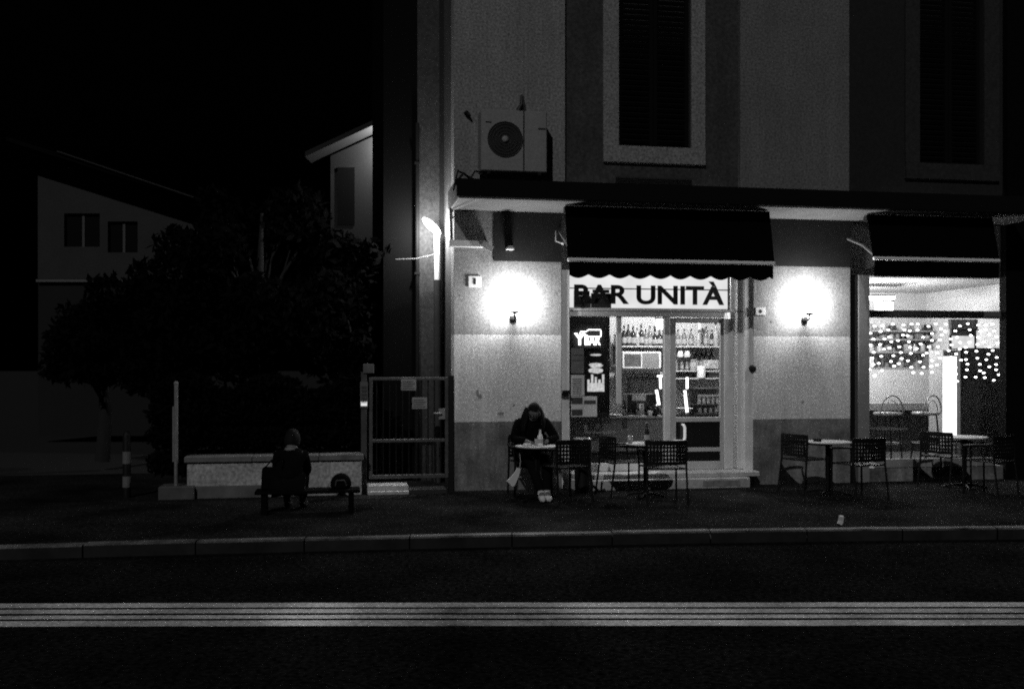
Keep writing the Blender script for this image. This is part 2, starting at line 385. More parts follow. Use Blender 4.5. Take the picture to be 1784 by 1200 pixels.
# step
st = MB(); st.box(LS(1003, -.3), LS(1306, -.3), -.32, .03, 0, .14); st.box(LS(1001, -.1), LS(1318, -.1), -.22, .03, .142, .21); st.box(a1+.02, a2-.02, .03, .35, .0, .215)
st.build('stone_step', STONE(), B, bevel=.01)
vl = MB(); vl.box(LS(1225,-.33), LS(1290,-.33), -.327, -.322, .03, .11); vl.build('step_vent', mat('stained_stone', .2, .8, var=.4, scale=12), B)
# ---- opening B
fb = MB(); pb = [LS(1481), LS(1497), LS(1513, .05)]
fb.box(pb[0]+.002, pb[1], .12, .34, 0, zt, 1); fb.box(pb[1]+.001, pb[2], .02, .3, .0, zt, 0)
bz_t, bz_b = LZ(541, LS(1620, .1), .1), LZ(554, LS(1620, .1), .1)
fb.box(pb[2], b2, .09, .16, bz_b, bz_t, 2); fb.box(pb[2], b2, .075, .089, bz_b+.03, bz_b+.05, 2)
fb.box(pb[2], b2, .04, .3, 0, .2, 3); 
fb.build('window_frame_right', [mat('grey_jamb', .2, .6, var=.15), BLACKP(), mat('grey_transom', .12, .5), BASE()], B, bevel=.003)
tl = MB(); q = LS(1524, .04)
for i in range(7):
    tl.box(q+i*.27, q+i*.27+(.255 if i % 2 else .262), .025, .06, .202, .325, 0)
tl.build('sill_tiles', mat('sill_tile', .22, .6, var=.4, scale=3), B, bevel=.003)
g2 = MB(); g2.box(pb[2], b2, .118, .123, .33, bz_b); g2.box(pb[2], b2, .118, .123, bz_t, zt); g2.build('right_window_pane', glassmat(), B)
# ---- interiors
RW = mat('interior_wall', .62, .85, var=.08, scale=2)
RD = mat('interior_dark', .02, .8)
ra, rb = LS(985), LS(1470); rz0, rz1 = .2, 3.3; rd = 3.1
r1 = MB(); r1.box(ra-.1, ra, .352, rd, rz0, rz1, 1); r1.box(rb, rb+.08, .352, rd, rz0, rz1, 0); r1.box(ra-.1, rb+.08, rd, rd+.1, rz0, rz1, 0)
r1.box(ra-.1, rb+.08, .352, rd, rz0-.05, rz0-.002, 1); r1.box(ra-.1, rb+.08, .352, rd, rz1+.002, rz1+.06, 0)
r1.build('bar_interior', [RW, RD], B)
rc2, rd2, rdep = LS(1500), LS(1800), 4.0
r2 = MB(); r2.box(rc2-.16, rc2-.1, .352, rdep, rz0, rz1, 0); r2.box(rd2+.8, rd2+.9, .352, rdep, rz0, rz1, 0); r2.box(rc2-.1, rd2+.8, rdep, rdep+.1, rz0, rz1, 0)
r2.box(rc2-.1, rd2+.8, .352, rdep, rz0-.05, rz0-.002, 1); r2.box(rc2-.1, rd2+.8, .352, rdep, 3.05, 3.1, 2)
pp = LS(1673, 1.4); r2.box(pp, rd2+.8, 1.4, 1.5, rz0, LZ(606, pp, 1.4), 3)
r2.build('side_room_interior', [RW, RD, mat('white_ceiling', .8, .9), mat('dark_partition', .03, .6, var=.2)], B)
# lit lamps of both rooms; the two long strips are assumed, not seen
def lamp_box(label, s0, s1, b0, b1, z, e, pw_, grp=None, h=.05):
    t = thing('ceiling_lamp', label, 'ceiling lamp', at((s0+s1)/2, (b0+b1)/2, z), grp)
    hx_, hy_ = (s1-s0)/2, (b1-b0)/2
    m_ = MB(); m_.box(-hx_-.015, hx_+.015, -hy_-.015, hy_+.015, h, h+.03); m_.build('housing', WHITEP(), t)
    m_ = MB(); m_.box(-hx_, hx_, -hy_, hy_, 0, h-.001); m_.build('diffuser', glow('lamp_%g' % e, e), t, bevel=.004); bulb(t, (0, 0, h/2), pw_, .06)
    return t
l0, l1 = SZ(1146, 573, 1.0), SZ(1163, 553, 1.0)
lamp_box('square bright lamp box hanging just inside the bar above the door mullion', l0[0], l1[0], 93e-2, 1.07, l0[1], 5, 12, h=l1[1]-l0[1]-.03)
lamp_box('assumed unseen long fluorescent lamp on the bar ceiling above the bottle shelves', LS(1100, 2), LS(1240, 2), 1.35, 1.47, 2.98, 6, 300)  # assumed strip, out of view, added to light the bar shelves
q0, q1 = SZ(1530, 541, 2.2), SZ(1550, 527, 2.2)
lamp_box('bright square lamp in the upper left of the right hand window', q0[0], q1[0], 2.1, 2.3, q0[1], 6, 110, h=q1[1]-q0[1])
lamp_box('assumed unseen long lamp on the side room ceiling behind the right hand awning', rc2+.3, rc2+1.9, 2.3, 2.45, 2.80, 6, 260)  # assumed strip, out of view, added to light the side room
# sign over the shopfront
sg = thing('bar_sign', 'glowing white shop sign with black letters BAR UNITÀ above the door', 'sign', at(0, 0, 0))
zA, zB = LZ(537, LS(1130, .1), .1), LZ(482, LS(1130, .1), .1)
m_ = MB(); m_.box(LS(993, .13), LS(1268, .13), .12, .16, zA, 2.97); m_.build('glow_panel', emis('sign_glow', .80, .10, 2.5), sg)  # glowing panel stands in for the lit room behind clear glass
m_ = MB(); m_.box(LS(993, .1), LS(1268, .1), .1, .118, zA-.02, zA-.001); m_.box(LS(1268, .1), LS(1272, .1), .1, .118, zA-.02, 2.97); m_.box(LS(993,.1), LS(1268,.1), .112, .119, LZ(505, 2.2,.1), LZ(503,2.2,.1)); m_.build('panel_trim', mat('pale_trim', .6, .5), sg)
text('letters', 'BAR UNITÀ', LS(1000, .1), LS(1261, .1), LZ(530.5, LS(1130, .1), .1), LZ(489, LS(1130, .1), .1), .1, mat('black_letter', .008, .5), sg, .012, bold=.029)
ck = thing('dark_cartons', 'pile of dark boxes in front of the left end of the lit sign', 'boxes', at(LS(1000, .1), .1, zA))
x0_, w_ = 0, LS(1065, .1)-LS(1000, .1)
for i, (a, b, z0, z1, v) in enumerate(((.0, .45, 0, .16, .03), (.46, 1, 0, .20, .02), (.0, .42, .165, .23, .05), (.5, .95, .205, .25, .06))):
    m_ = MB(); m_.box(a*w_, b*w_, .003, .017, z0, z1); m_.build('carton', mat('carton_%d' % i, v, .8, var=.4, scale=10), ck)
# neon
ne = thing('neon_sign', 'small white neon sign reading YBAR with a bottle outline in the left window', 'neon sign', at(0, 0, 0))
NEON = emis('neon_tube', 5)
s0, s1 = LS(1000, .3), LS(1046, .3); z0, z1 = LZ(601, s0, .3), LZ(584, s0, .3)
fst = text('neon_letters', 'Y', s0, s0+(s1-s0)*.42, z0, z1+.03, .3, NEON, ne, .012, outline=.03)
text('neon_letters', 'BAR', s0+(s1-s0)*.40, s1, z0, z1-.01, .3, NEON, ne, .012, outline=.03)
bt = MB(); zc = LZ(582, s0, .3); W = s1-s0
pts = [(.22, 0), (.25, .035), (.45, .035), (.55, .062), (1.0, .062), (1.02, .045), (1.02, -.025), (1.0, -.035), (.55, -.035), (.45, -.01), (.25, -.005), (.22, 0)]
bt.tube([(s0+a*W, .3, zc+b) for a, b in pts], .0075, 6); bt.build('neon_bottle', NEON, ne)
bb = MB(); bb.box(s0-.05, s1+.1, .33, .36, z0-.04, zc+.14); bb.build('backing', RD, ne)
# dark screen behind the left of the window
ds = MB(); ds.box(LS(993, .5), LS(1062, .5), .5, .54, LZ(728, 1, .5), 2.9); ds.build('window_screen', mat('dark_screen', .014, .8, var=.4, scale=3), B)
# menu poster
ps = thing('menu_poster', 'black menu poster with three bright food pictures in the bar window', 'poster', at(LS(1038, .14), .14, LZ(688, LS(1038), .14)))
ph = 76/FP*13.6; m_ = MB(); m_.box(-.145, .145, 0, .008, 0, ph); m_.build('sheet', mat('poster_black', .01, .6), ps)
FOOD = emis('poster_glow', .75, .35, 30)  # food pictures glow by themselves to read as brightly lit print
def blob(cx, cz, rx, rz, seed, n=18):
    r_ = random.Random(seed); return [(cx+rx*math.cos(a)*r_.uniform(.85, 1.08), cz+rz*math.sin(a)*r_.uniform(.85, 1.1)) for a in [2*math.pi*i/n for i in range(n)]]
m_ = MB(); m_.prism(blob(0, ph*.93, .085, .016, 1), -.004, -.001); m_.build('food_picture', FOOD, ps)
m_ = MB(); m_.prism(blob(0, ph*.69, .1, .035, 2), -.004, -.001); m_.prism(blob(0, ph*.57, .11, .04, 3), -.0075, -.0045); m_.build('food_picture', FOOD, ps)
m_ = MB(); m_.box(-.12, .12, -.004, -.001, ph*.08, ph*.28)
for i in range(5): m_.box(-.12+i*.052, -.088+i*.052, -.004, -.001, ph*.28, ph*(.36+.06*((i*2) % 3)))
m_.build('food_picture', FOOD, ps)
# papers on glass
PAPER = mat('paper', .6, .9, var=.1, scale=9)
def sheet(label, x0, x1, y0, y1, lines, b=.108, grp='notices stuck inside the bar window', v=None):
    s_, z_ = SZ(x0, y1, b); wd = LS(x1, b)-s_; hh = (y1-y0)/FP*13.6
    t = thing('paper_notice', label, 'notice', at(s_, b, z_), grp)
    m_ = MB(); m_.box(0, wd, 0, .003, 0, hh); m_.build('paper', v or PAPER, t)
    m_ = MB()
    for (a, b_, c, d) in lines: m_.box(a*wd, b_*wd, -.0025, -.0008, c*hh, d*hh)
    if lines: m_.build('print', mat('ink', .05, .8), t)
    return t
DP = mat('grey_print', .14, .8, var=.3, scale=9)
sheet('grey printed sheet in the bar window under the neon sign', 995, 1017, 606, 650, [(.1, .9, .7, .74), (.1, .9, .5, .52)], v=DP)
sheet('upright pale list taped in the bar window left of the menu poster', 995, 1018, 653, 689, [(.1, .8, .1*k+.08, .1*k+.12) for k in range(8)])
sheet('wide pale poster with two dark photos at the bottom left of the bar window', 995, 1040, 690, 726, [(.02, .44, .06, .36), (.02, .44, .62, .95), (.5, .95, .62, .8)])
sheet('narrow framed card hanging beside the shelves in the bar window', 1066, 1073, 598, 638, [(.2, .8, .1, .9)], b=.4)
# bottles
DG = mat('dark_glass', .03, .15); MG = mat('mid_glass', .16, .2); LG = mat('clear_glass', .45, .15); LAB = mat('bottle_label', .38, .7)
def bottle_mb(kind, h):
    r = h*(.13 if kind == 'slim' else .17 if kind == 'round' else .15)
    mb = MB()
    if kind == 'round': pr = [(r*.7, 0), (r, .06*h), (r*1.05, .3*h), (r*.8, .48*h), (r*.35, .6*h), (r*.33, .9*h)]
    else: pr = [(r*.9, 0), (r, .02*h), (r, .58*h), (r*.7, .68*h), (r*.32, .78*h), (r*.3, .92*h)]
    mb.lathe(pr, n=12, m=0); mb.lathe([(r*1.03, .14*h), (r*1.03, .42*h)] if kind != 'round' else [(r*1.07, .12*h), (r*1.09, .34*h)], n=12, m=1)
    mb.lathe([(r*.36, .9*h), (r*.36, h)], n=10, m=2); return mb
PROTO = {}
def bottle(s, b, z, kind, h, gm, label, group):
    key = (kind, gm.name)
    if key not in PROTO:
        o = bottle_mb(kind, 1.).build('bottle', [gm, LAB, mat('cap_dark', .04, .4)]); PROTO[key] = o
    else:
        o = PROTO[key].copy(); COL.objects.link(o)
    o.matrix_world = at(s, b, z) @ Matrix.Scale(h, 4)
    return tag(o, label, 'bottle', group)
# wall shelves
SB = 2.75
def zs(y): return LZ(y, LS(1170, SB), SB)
shv = thing('wall_shelves', 'white wall shelves full of bottles on the back wall of the bar', 'shelves', at(0, 0, 0))
SHM = mat('shelf_white', .6, .6)
for i, (x0, x1, y) in enumerate(((1079, 1161, 603), (1170, 1300, 603), (1170, 1250, 645), (1170, 1300, 658), (1082, 1161, 648))):
    m_ = MB(); m_.box(LS(x0, SB), LS(x1, SB), SB-.16, SB+.34, zs(y)-.02-.03*(y == 658)*0, zs(y)); m_.build('shelf', SHM, shv)
gD, gM, gL = 'bottles on the shelf behind the shop window', 'bottles on the top shelf seen through the door', 'bottles on the lower shelves seen through the door'
ks = ['slim', 'square', 'round']; gm = [DG, MG, LG]
xl = [1087, 1094.5, 1103, 1110, 1117, 1125, 1132, 1141, 1149, 1155]
dl_ = ['slim dark', 'slim dark', 'dark labelled', 'pale clear', 'tall dark', 'squat grey', 'tall grey', 'round dark', 'broad round', 'short dark']
for i, x in enumerate(xl):
    k = [0, 0, 1, 0, 0, 1, 0, 2, 2, 1][i]; g_ = [0, 0, 0, 2, 0, 1, 1, 0, 0, 0][i]; h = [.34, .36, .33, .3, .36, .28, .34, .33, .35, .25][i]
    bottle(LS(x, SB), SB, zs(603)+.001, ks[k], h, gm[g_], '%s bottle, %s from the left on the window shelf' % (dl_[i], ['first', 'second', 'third', 'fourth', 'fifth', 'sixth', 'seventh', 'eighth', 'ninth', 'tenth'][i]), gD)
xr = [1181, 1192, 1204, 1217, 1230, 1240, 1247, 1257]
for i, x in enumerate(xr):
    k = [1, 1, 1, 1, 0, 0, 0, 1][i]; g_ = [1, 1, 1, 2, 1, 0, 2, 2][i]; h = [.28, .29, .29, .26, .33, .28, .4, .3][i]
    bottle(LS(x, SB), SB, zs(603)+.001, ks[k], h, gm[g_], ['squat grey bottle left of its two twins on the top shelf through the door', 'middle squat grey bottle of three on the top shelf through the door', 'third squat grey bottle on the top shelf through the door', 'broad clear bottle under the bright cup on the top shelf', 'tall grey slim bottle right of the broad clear bottle', 'short dark slim bottle between a grey and a tall clear one', 'tallest clear bottle on the top shelf through the door', 'last clear square bottle at the right end of the top shelf'][i], gM)
for i, x in enumerate([1178, 1188, 1197]):
    bottle(LS(x, SB), SB, zs(645)+.001, 'square', .2, MG, ['leftmost low grey bottle on the second shelf through the door', 'middle low grey bottle on the second shelf through the door', 'low grey bottle beside the pale jar on the second shelf'][i], gL)
for i, x in enumerate([1217, 1226, 1234, 1243]):
    bottle(LS(x, SB), SB+.1, zs(645)+.001, 'slim', .38, DG, ['black wine bottle left end of the black row on the second shelf', 'second black wine bottle of the row on the second shelf', 'third black wine bottle of the row on the second shelf', 'black wine bottle right end of the black row on the second shelf'][i], gL)
bottle(LS(1257, SB), SB, zs(658)+.001, 'square', .26, LG, 'clear bottle standing at the right end of the lowest shelf', gL)
def small(name, label, cat, s, b, z, mb, m, group=None):
    o = mb.build(name, m); o.matrix_world = at(s, b, z); return tag(o, label, cat, group)
small('jar', 'pale jar beside the grey bottles on the second shelf', 'jar', LS(1206, SB), SB-.05, zs(645)+.001, MB().lathe([(.05, 0), (.06, .02), (.06, .12), (.04, .15), (.05, .155), (.05, .18)]), LG)
small('box', 'pale striped carton in front of the black wine bottles', 'box', LS(1238, SB-.1), SB-.11, zs(645)+.001, MB().box(-.13, .13, -.02, .05, .03, .17), [mat('striped_carton', .5, .8, var=.5, scale=14)])
small('cup', 'bright white cup hanging over the broad clear bottle', 'cup', LS(1217, SB), SB-.05, zs(603)+.28, MB().lathe([(.03, 0), (.05, .16), (.055, .17)]), mat('white_cup', .85, .4))
for i, x in enumerate((1183, 1195)):
    small('cup', ['upturned white cup left of its twin below the top shelf', 'upturned white cup right of its twin below the top shelf'][i], 'cup', LS(x, SB), SB-.06, zs(622), MB().lathe([(.05, 0), (.055, .02), (.04, .1), (.02, .11)]), mat('white_cup', .85, .4), 'cups below the top shelf')
small('towel_roll', 'white paper roll standing on the lowest shelf', 'paper roll', LS(1221, SB-.12), SB-.13, zs(658)+.001, MB().lathe([(.07, 0), (.07, .2), (.02, .2)]), mat('white_cup', .85, .4))
small('box', 'dark flat box at the right of the lowest shelf', 'box', LS(1240, SB), SB-.06, zs(658)+.001, MB().box(-.1, .1, -.06, .06, 0, .07), mat('carton_1', .02, .8))
# microwave
mwb = 2.3; s_, z_ = SZ(1084, 642, mwb); wd = LS(1152, mwb)-s_; hh = 30/FP*15.9
mw = thing('microwave_oven', 'white microwave oven with dark window on a bracket shelf', 'microwave', at(s_, mwb, z_))
m_ = MB(); m_.box(0, wd, 0, .34, 0, hh); m_.build('casing', mat('appliance_white', .75, .4), mw, bevel=.008)
m_ = MB(); m_.box(wd*.06, wd*.48, -.006, -.001, hh*.14, hh*.86); m_.build('oven_window', mat('oven_glass', .10, .2, var=.5, scale=9), mw)
m_ = MB(); m_.box(wd*.52, wd*.94, -.006, -.001, hh*.08, hh*.92); m_.build('control_panel', mat('control_grey', .2, .6), mw)
m_ = MB(); m_.box(-.05, wd+.08, -.03, .36, -.025, -.002); m_.box(-.05, -.01, -.03, .36, 0, hh+.06); m_.box(wd+.04, wd+.08, -.03, .36, 0, hh+.06)
m_.build('bracket', mat('bracket_dark', .03, .5), mw)
# coffee machine, counter
cbb = 1.0
ct = thing('bar_counter', 'dark bar counter behind the window and door', 'counter', at(0, 0, 0))
s0, s1 = LS(994, .62), LS(1157, .62); zc_ = LZ(725, LS(1100, .62), .62)
m_ = MB(); m_.box(s0, s1, .62, .66, .45, zc_-.03); m_.build('front_panel', mat('counter_front', .16, .6, var=.2, scale=3), ct)
m_ = MB(); m_.box(s0, s1, .70, .74, .2, .45); m_.build('kickboard', RD, ct)
m_ = MB(); m_.box(s0, s1, .58, 1.2, zc_-.03, zc_); m_.build('worktop', mat('worktop', .25, .3), ct, bevel=.004)
m_ = MB(); m_.box(LS(1165, 1.5), LS(1300, 1.5), 1.5, 1.9, .2, LZ(722, LS(1220, 1.5), 1.5)); m_.build('side_cabinet', mat('cabinet_dark', .04, .5), ct)
cm = thing('coffee_machine', 'dark espresso machine standing on the bar counter', 'coffee machine', at(LS(1115, .9), .9, zc_))
m_ = MB(); m_.box(-.22, .22, -.1, .2, .09, .32); m_.box(-.24, .24, -.14, .2, .0, .05); m_.build('body', mat('machine_dark', .05, .25, metal=.6), cm, bevel=.01)
m_ = MB(); m_.box(-.16, .05, -.125, -.102, .22, .30); m_.build('front_plate', mat('machine_plate', .6, .3, metal=.4), cm)
m_ = MB(); m_.tube([(-.1, -.1, .12), (-.1, -.25, .1)], [.03, .015]); m_.build('portafilter', DARKM(), cm)
m_ = MB(); m_.tube([(.1, -.1, .12), (.1, -.25, .1)], [.03, .015]); m_.build('portafilter', DARKM(), cm)
small('bowl', 'pale dish on the counter at the left', 'dish', LS(1070, .7), .7, zc_+.001, MB().lathe([(.04, 0), (.11, .015), (.115, .025)]), mat('white_cup', .85, .4))
small('papers', 'white papers lying on the bar counter in the window', 'papers', LS(1108, .68), .68, zc_+.001, MB().box(-.12, .12, -.07, .08, 0, .012, rot=Matrix.Rotation(.3, 3, 'Z')), PAPER)
small('glass_jar', 'grey storage tin beside the coffee machine', 'tin', LS(1116, .68), .7, zc_+.013, MB().lathe([(.055, 0), (.055, .16), (.05, .165)]), mat('tin', .35, .3, metal=.5))
small('round_canister', 'round black canister at the right end of the counter', 'canister', LS(1143, .68), .7, zc_+.001, MB().ball((0, 0, .085), .085), mat('black_gloss', .01, .2))
small('small_cup', 'small white cup left of the round black canister', 'cup', LS(1133, .64), .64, zc_+.001, MB().lathe([(.02, 0), (.04, .07), (.04, .075)]), mat('white_cup', .85, .4))
for i, (x, h, g_) in enumerate(((1088, .22, 0), (1096, .15, 2), (1104, .26, 1), (1126, .2, 2), (1152, .24, 0))):
    bottle(LS(x, .95), .98, zc_+.001, ['slim', 'square', 'square', 'round', 'slim'][i], h, gm[g_], ['small dark slim bottle', 'low clear square jar', 'grey square bottle', 'round clear flask', 'dark slim bottle beside the door mullion'][i]+' standing on the bar worktop', 'bottles on the bar worktop')
pf = thing('picture_frame', 'dim framed picture on the bar back wall below the microwave', 'picture', at(LS(1100, 2.9), 3.09, LZ(705, LS(1100, 3), 3)))
m_ = MB(); m_.box(0, .62, -.03, -.001, 0, .46); m_.build('frame', mat('frame_grey', .12, .5), pf)
m_ = MB(); m_.box(.04, .58, -.036, -.031, .04, .42); m_.build('picture', mat('picture_grey', .35, .7, var=.6, scale=7), pf)
# tubes: slanting glowing tubes inside the room
tb = thing('glowing_tubes', 'crooked white glowing tubes hanging inside the glass door', 'neon sign', at(0, 0, 0))
def seg(x0, y0, x1, y1, r=.017, b=.9, m=None):
    s0, z0 = SZ(x0, y0, b); s1, z1 = SZ(x1, y1, b)
    q = MB(); q.tube([(s0, b, z0), (s1, b, z1)], r, 8); q.build('tube', m or emis('tube_white', 3.5), tb)
seg(1143.5, 679, 1148, 705, .022); seg(1193, 680, 1197, 718, .022); seg(1197, 657, 1197, 677, .02); seg(1150, 655, 1151, 677, .018); seg(1145, 655, 1158, 655, .014)
seg(1172, 672, 1190, 690, .01, m=mat('tube_off', .5, .3)); seg(1175, 668, 1193, 687, .01, m=mat('tube_black', .02, .3))
# cooler with cans
fg = thing('drinks_cooler', 'low drinks cooler with a row of cans seen through the door', 'cooler', at(LS(1216, 1.3), 1.3, LZ(722, LS(1220, 1.3), 1.3)))
wd = LS(1266, 1.3)-LS(1216, 1.3); hh = 44/FP*15.1
m_ = MB(); m_.box(0, wd, .02, .4, 0, .02); m_.box(0, wd, .02, .4, hh, hh+.02); m_.box(0, wd, .38, .4, .02, hh); m_.box(0, wd, .02, .38, hh*.38, hh*.41); m_.build('case', mat('cooler_case', .06, .4), fg)
m_ = MB(); m_.box(0, wd, .0, .02, hh*.72, hh*.8); m_.build('price_rail', mat('rail_pale', .4, .4), fg)
for k in range(6):
    m_ = MB(); m_.lathe([(.026, 0), (.028, .01), (.028, .1), (.022, .11)], (.05+k*(wd-.1)/5, .08, hh*.41+.001), 10); m_.build('can', mat('can', .5, .3, metal=.3), fg)
for k in range(5):
    m_ = MB(); m_.lathe([(.026, 0), (.028, .01), (.028, .07), (.02, .08)], (.06+k*(wd-.12)/4, .08, .021), 10); m_.build('can', mat('can_dull', .2, .4), fg)
small('bowl', 'white bowl on the cabinet behind the glass door', 'bowl', LS(1200, 1.42), 1.6, LZ(722, LS(1220, 1.5), 1.5)+.001, MB().lathe([(.05, 0), (.12, .07), (.16, .1), (.17, .1)]), mat('white_cup', .85, .4))
# ---- side room furniture
BW = rdep-.3
bs = thing('back_shelving', 'cluttered back bar shelving behind the right hand window', 'shelving', at(0, 0, 0))
def rect(mb, x0, x1, y0, y1, b, d=.1, m=0):
    a, z0 = SZ(x0, y1, b); c, z1 = SZ(x1, y0, b); z1 = LZ(y0, a, b); mb.box(a, c, b, b+d, z0, z1, m)
r_ = random.Random(3)
for (x0, x1, y) in ((1500, 1655, 575), (1500, 1655, 590), (1500, 1655, 612), (1500, 1655, 640)):
    m_ = MB(); rect(m_, x0, x1, y, y+(5 if y == 640 else 2.5), BW-.05, .3); m_.build('shelf', mat('backbar_shelf', .3 if y != 640 else .03, .5), bs)
clut = [mat('clutter_%d' % i, v, .5, var=.4, scale=15) for i, v in enumerate((.03, .2, .5, .8))]
n_ = 0
kinds = [('tin', 'tin'), ('carton', 'carton'), ('bottle', 'bottle'), ('jar', 'jar')]
tone = ['black', 'grey', 'pale', 'white']
for row, (yb, hmax) in enumerate(((575, 16), (590, 13), (612, 20), (640, 26))):
    x = 1516; i = 0
    while x < 1650:
        wpx = r_.uniform(7, 16); hpx = hmax*r_.uniform(.45, .92); c = r_.choice((0, 0, 1, 1, 2, 3))
        s_, z_ = SZ(x+wpx/2, yb, BW); hw = wpx/FP*17.5/2; hh = hpx/FP*17.5
        kk = kinds[r_.randrange(4)]; q = MB()
        if kk[0] == 'carton': q.box(-hw, hw, -.06, .06, 0, hh)
        elif kk[0] == 'bottle': q.lathe([(hw*.8, 0), (hw*.8, hh*.6), (hw*.3, hh*.75), (hw*.3, hh)], n=10)
        else: q.lathe([(hw*.9, 0), (hw, hh*.1), (hw, hh*.85), (hw*.7, hh)], n=10)
        small(kk[0], '%s %s, item %s on the %s shelf behind the right hand window' % (tone[c], kk[1], ['one','two','three','four','five','six','seven','eight','nine','ten','eleven','twelve','thirteen','fourteen','fifteen','sixteen','seventeen','eighteen'][i]+' from the left', ['topmost', 'second', 'third', 'lowest'][row]), kk[1], s_, BW+.08, z_+.003, q, clut[c], 'things on the shelves behind the right hand window')
        x += wpx+r_.uniform(1, 5); i += 1
m_ = MB(); rect(m_, 1504, 1655, 644, 701, BW-.3, .2); m_.build('splash_panel', mat('splash_panel', .55, .6, var=.1), bs)
cc = thing('side_counter', 'black counter with pale worktop behind the bar stools', 'counter', at(0, 0, 0))
zz_ = LZ(702, LS(1580, 2.6), 2.6); m_ = MB(); m_.box(rc2, LS(1640, 2.6), 2.6, 3.2, .2, zz_-.12); m_.build('front', mat('counter_black', .015, .5), cc)
m_ = MB(); m_.box(rc2, LS(1640, 2.6), 2.56, 3.25, zz_-.118, zz_); m_.build('worktop', mat('counter_edge', .3, .4), cc)
fz = thing('lit_fridge', 'tall narrow glowing drinks fridge in the right hand window', 'fridge', at(LS(1643, 1.6), 1.6, .2))
wd = LS(1673, 1.6)-LS(1643, 1.6); z1 = LZ(610, LS(1650, 1.6), 1.6)-.2
m_ = MB(); m_.box(0, wd, .03, .4, 0, z1); m_.build('cabinet', mat('fridge_body', .3, .5), fz)
zt_ = z1-.1; m_ = MB(); m_.box(.01, wd-.01, 0, .028, .32, zt_); m_.build('glowing_door', emis('fridge_glow', 2.4, .2, 8), fz)
m_ = MB(); m_.box(0, wd, 0, .028, zt_+.002, z1); m_.build('fridge_header', mat('fridge_header', .25, .5, var=.4, scale=14), fz)
m_ = MB()
for k in range(3): m_.box(.01, wd-.01, 0, .028, .12+k*.07, .15+k*.07)
m_.build('grille', mat('grille', .5, .4), fz)
for i, (x0, x1, y0, y1) in enumerate(((1658, 1697, 584, 607), (1701, 1741, 574, 606))):
    s_, z_ = SZ(x0, y1, 2.4); t = thing('wall_screen', ['lit wall screen left of its neighbour above the glowing fridge', 'larger lit wall screen at the right edge of the window'][i], 'screen', at(s_, 2.4, z_), 'lit screens in the right hand window')
    wd = LS(x1, 2.4)-s_; hh = (y1-y0)/FP*16.5
    m_ = MB(); m_.box(-.02, wd+.02, .003, .05, -.02, hh+.02); m_.build('screen_case', BLACKP(), t)
    m_ = MB(); m_.box(0, wd, -.002, .002, 0, hh); m_.build('display', emis('screen_light', 1.0, .2, 5), t)
i0 = MB(); rect(i0, 1657, 1760, 556, 573, 2.45, .08); rect(i0, 1657, 1760, 573, 606, 2.5, .05); i0.build('rear_beam', mat('rear_beam', .05, .7), B)
# fairy lights
fl = thing('fairy_lights', 'curtain of tiny fairy lights strung behind the right hand window glass', 'fairy lights', at(0, 0, 0))
BL = emis('fairy_bulb', 12); far_b = MB(); wr = MB(); r_ = random.Random(11); nb = 0
for k in range(14):
    x = 1519+k*16.5; pts = []; low = r_.choice((640, 655, 625, 660)) if k < 8 else 665
    y = 556
    while y < low:
        xx_ = x+r_.uniform(-6, 6); s_, z_ = SZ(xx_, y, .32); pts.append((s_, .32, z_))
        if nb < 98 and y > 560 and r_.random() < .68:
            q = MB(); q.ball((s_, .302, z_), .013, n=8, sc_=(1.9, 1, .9)); q.build('bulb', BL, fl); nb += 1
        elif y > 560:
            far_b.ball((s_, .302, z_), .013, n=8, sc_=(1.9, 1, .9))
        y += r_.uniform(8, 13)
    if len(pts) > 1: wr.tube(pts, .0015, 4)
wr.build('wire', mat('black_rubber', .012, .6), fl); tag(far_b.build('bulb', BL, fl), kind='stuff')
# bar stools
def stool(M, label):
    t = thing('bar_stool', label, 'bar stool', M, 'bar stools inside the right hand window')
    m_ = MB(); m_.lathe([(.02, .70), (.2, .715), (.215, .735), (.2, .76), (.02, .765)], n=20); m_.build('seat', mat('stool_seat', .35, .25), t)
    for a in range(4):
        x, y = math.cos(a*math.pi/2+.785), math.sin(a*math.pi/2+.785)
        m_ = MB(); m_.tube([(x*.15, y*.15, .71), (x*.22, y*.22, 0)], .013); m_.build('leg', DARKM(), t)
    m_ = MB(); m_.tube([(.2*math.cos(a), .2*math.sin(a), .28) for a in [i*math.pi/8 for i in range(17)]], .009, 6, cap=False); m_.build('footrest', GREYM(), t)
    m_ = MB(); m_.tube([(.19*math.cos(a), -.12-.02*math.sin(a), .74+.28*math.sin(a)) for a in [i*math.pi/12 for i in range(13)]], .011, 6)
    m_.tube([(.12*math.cos(a), -.12, .74+.2*math.sin(a)) for a in [i*math.pi/12 for i in range(13)]], .008, 6); m_.build('backrest', mat('stool_back', .3, .35, metal=.5), t)
    return t
st0 = stool(at(LS(1546, .95), .95, .2), 'left bar stool with arched back inside the right hand window')
copy_tree(st0, at(LS(1613, .95), .95, .2, .25), 'right bar stool with arched back, next to the glowing fridge')
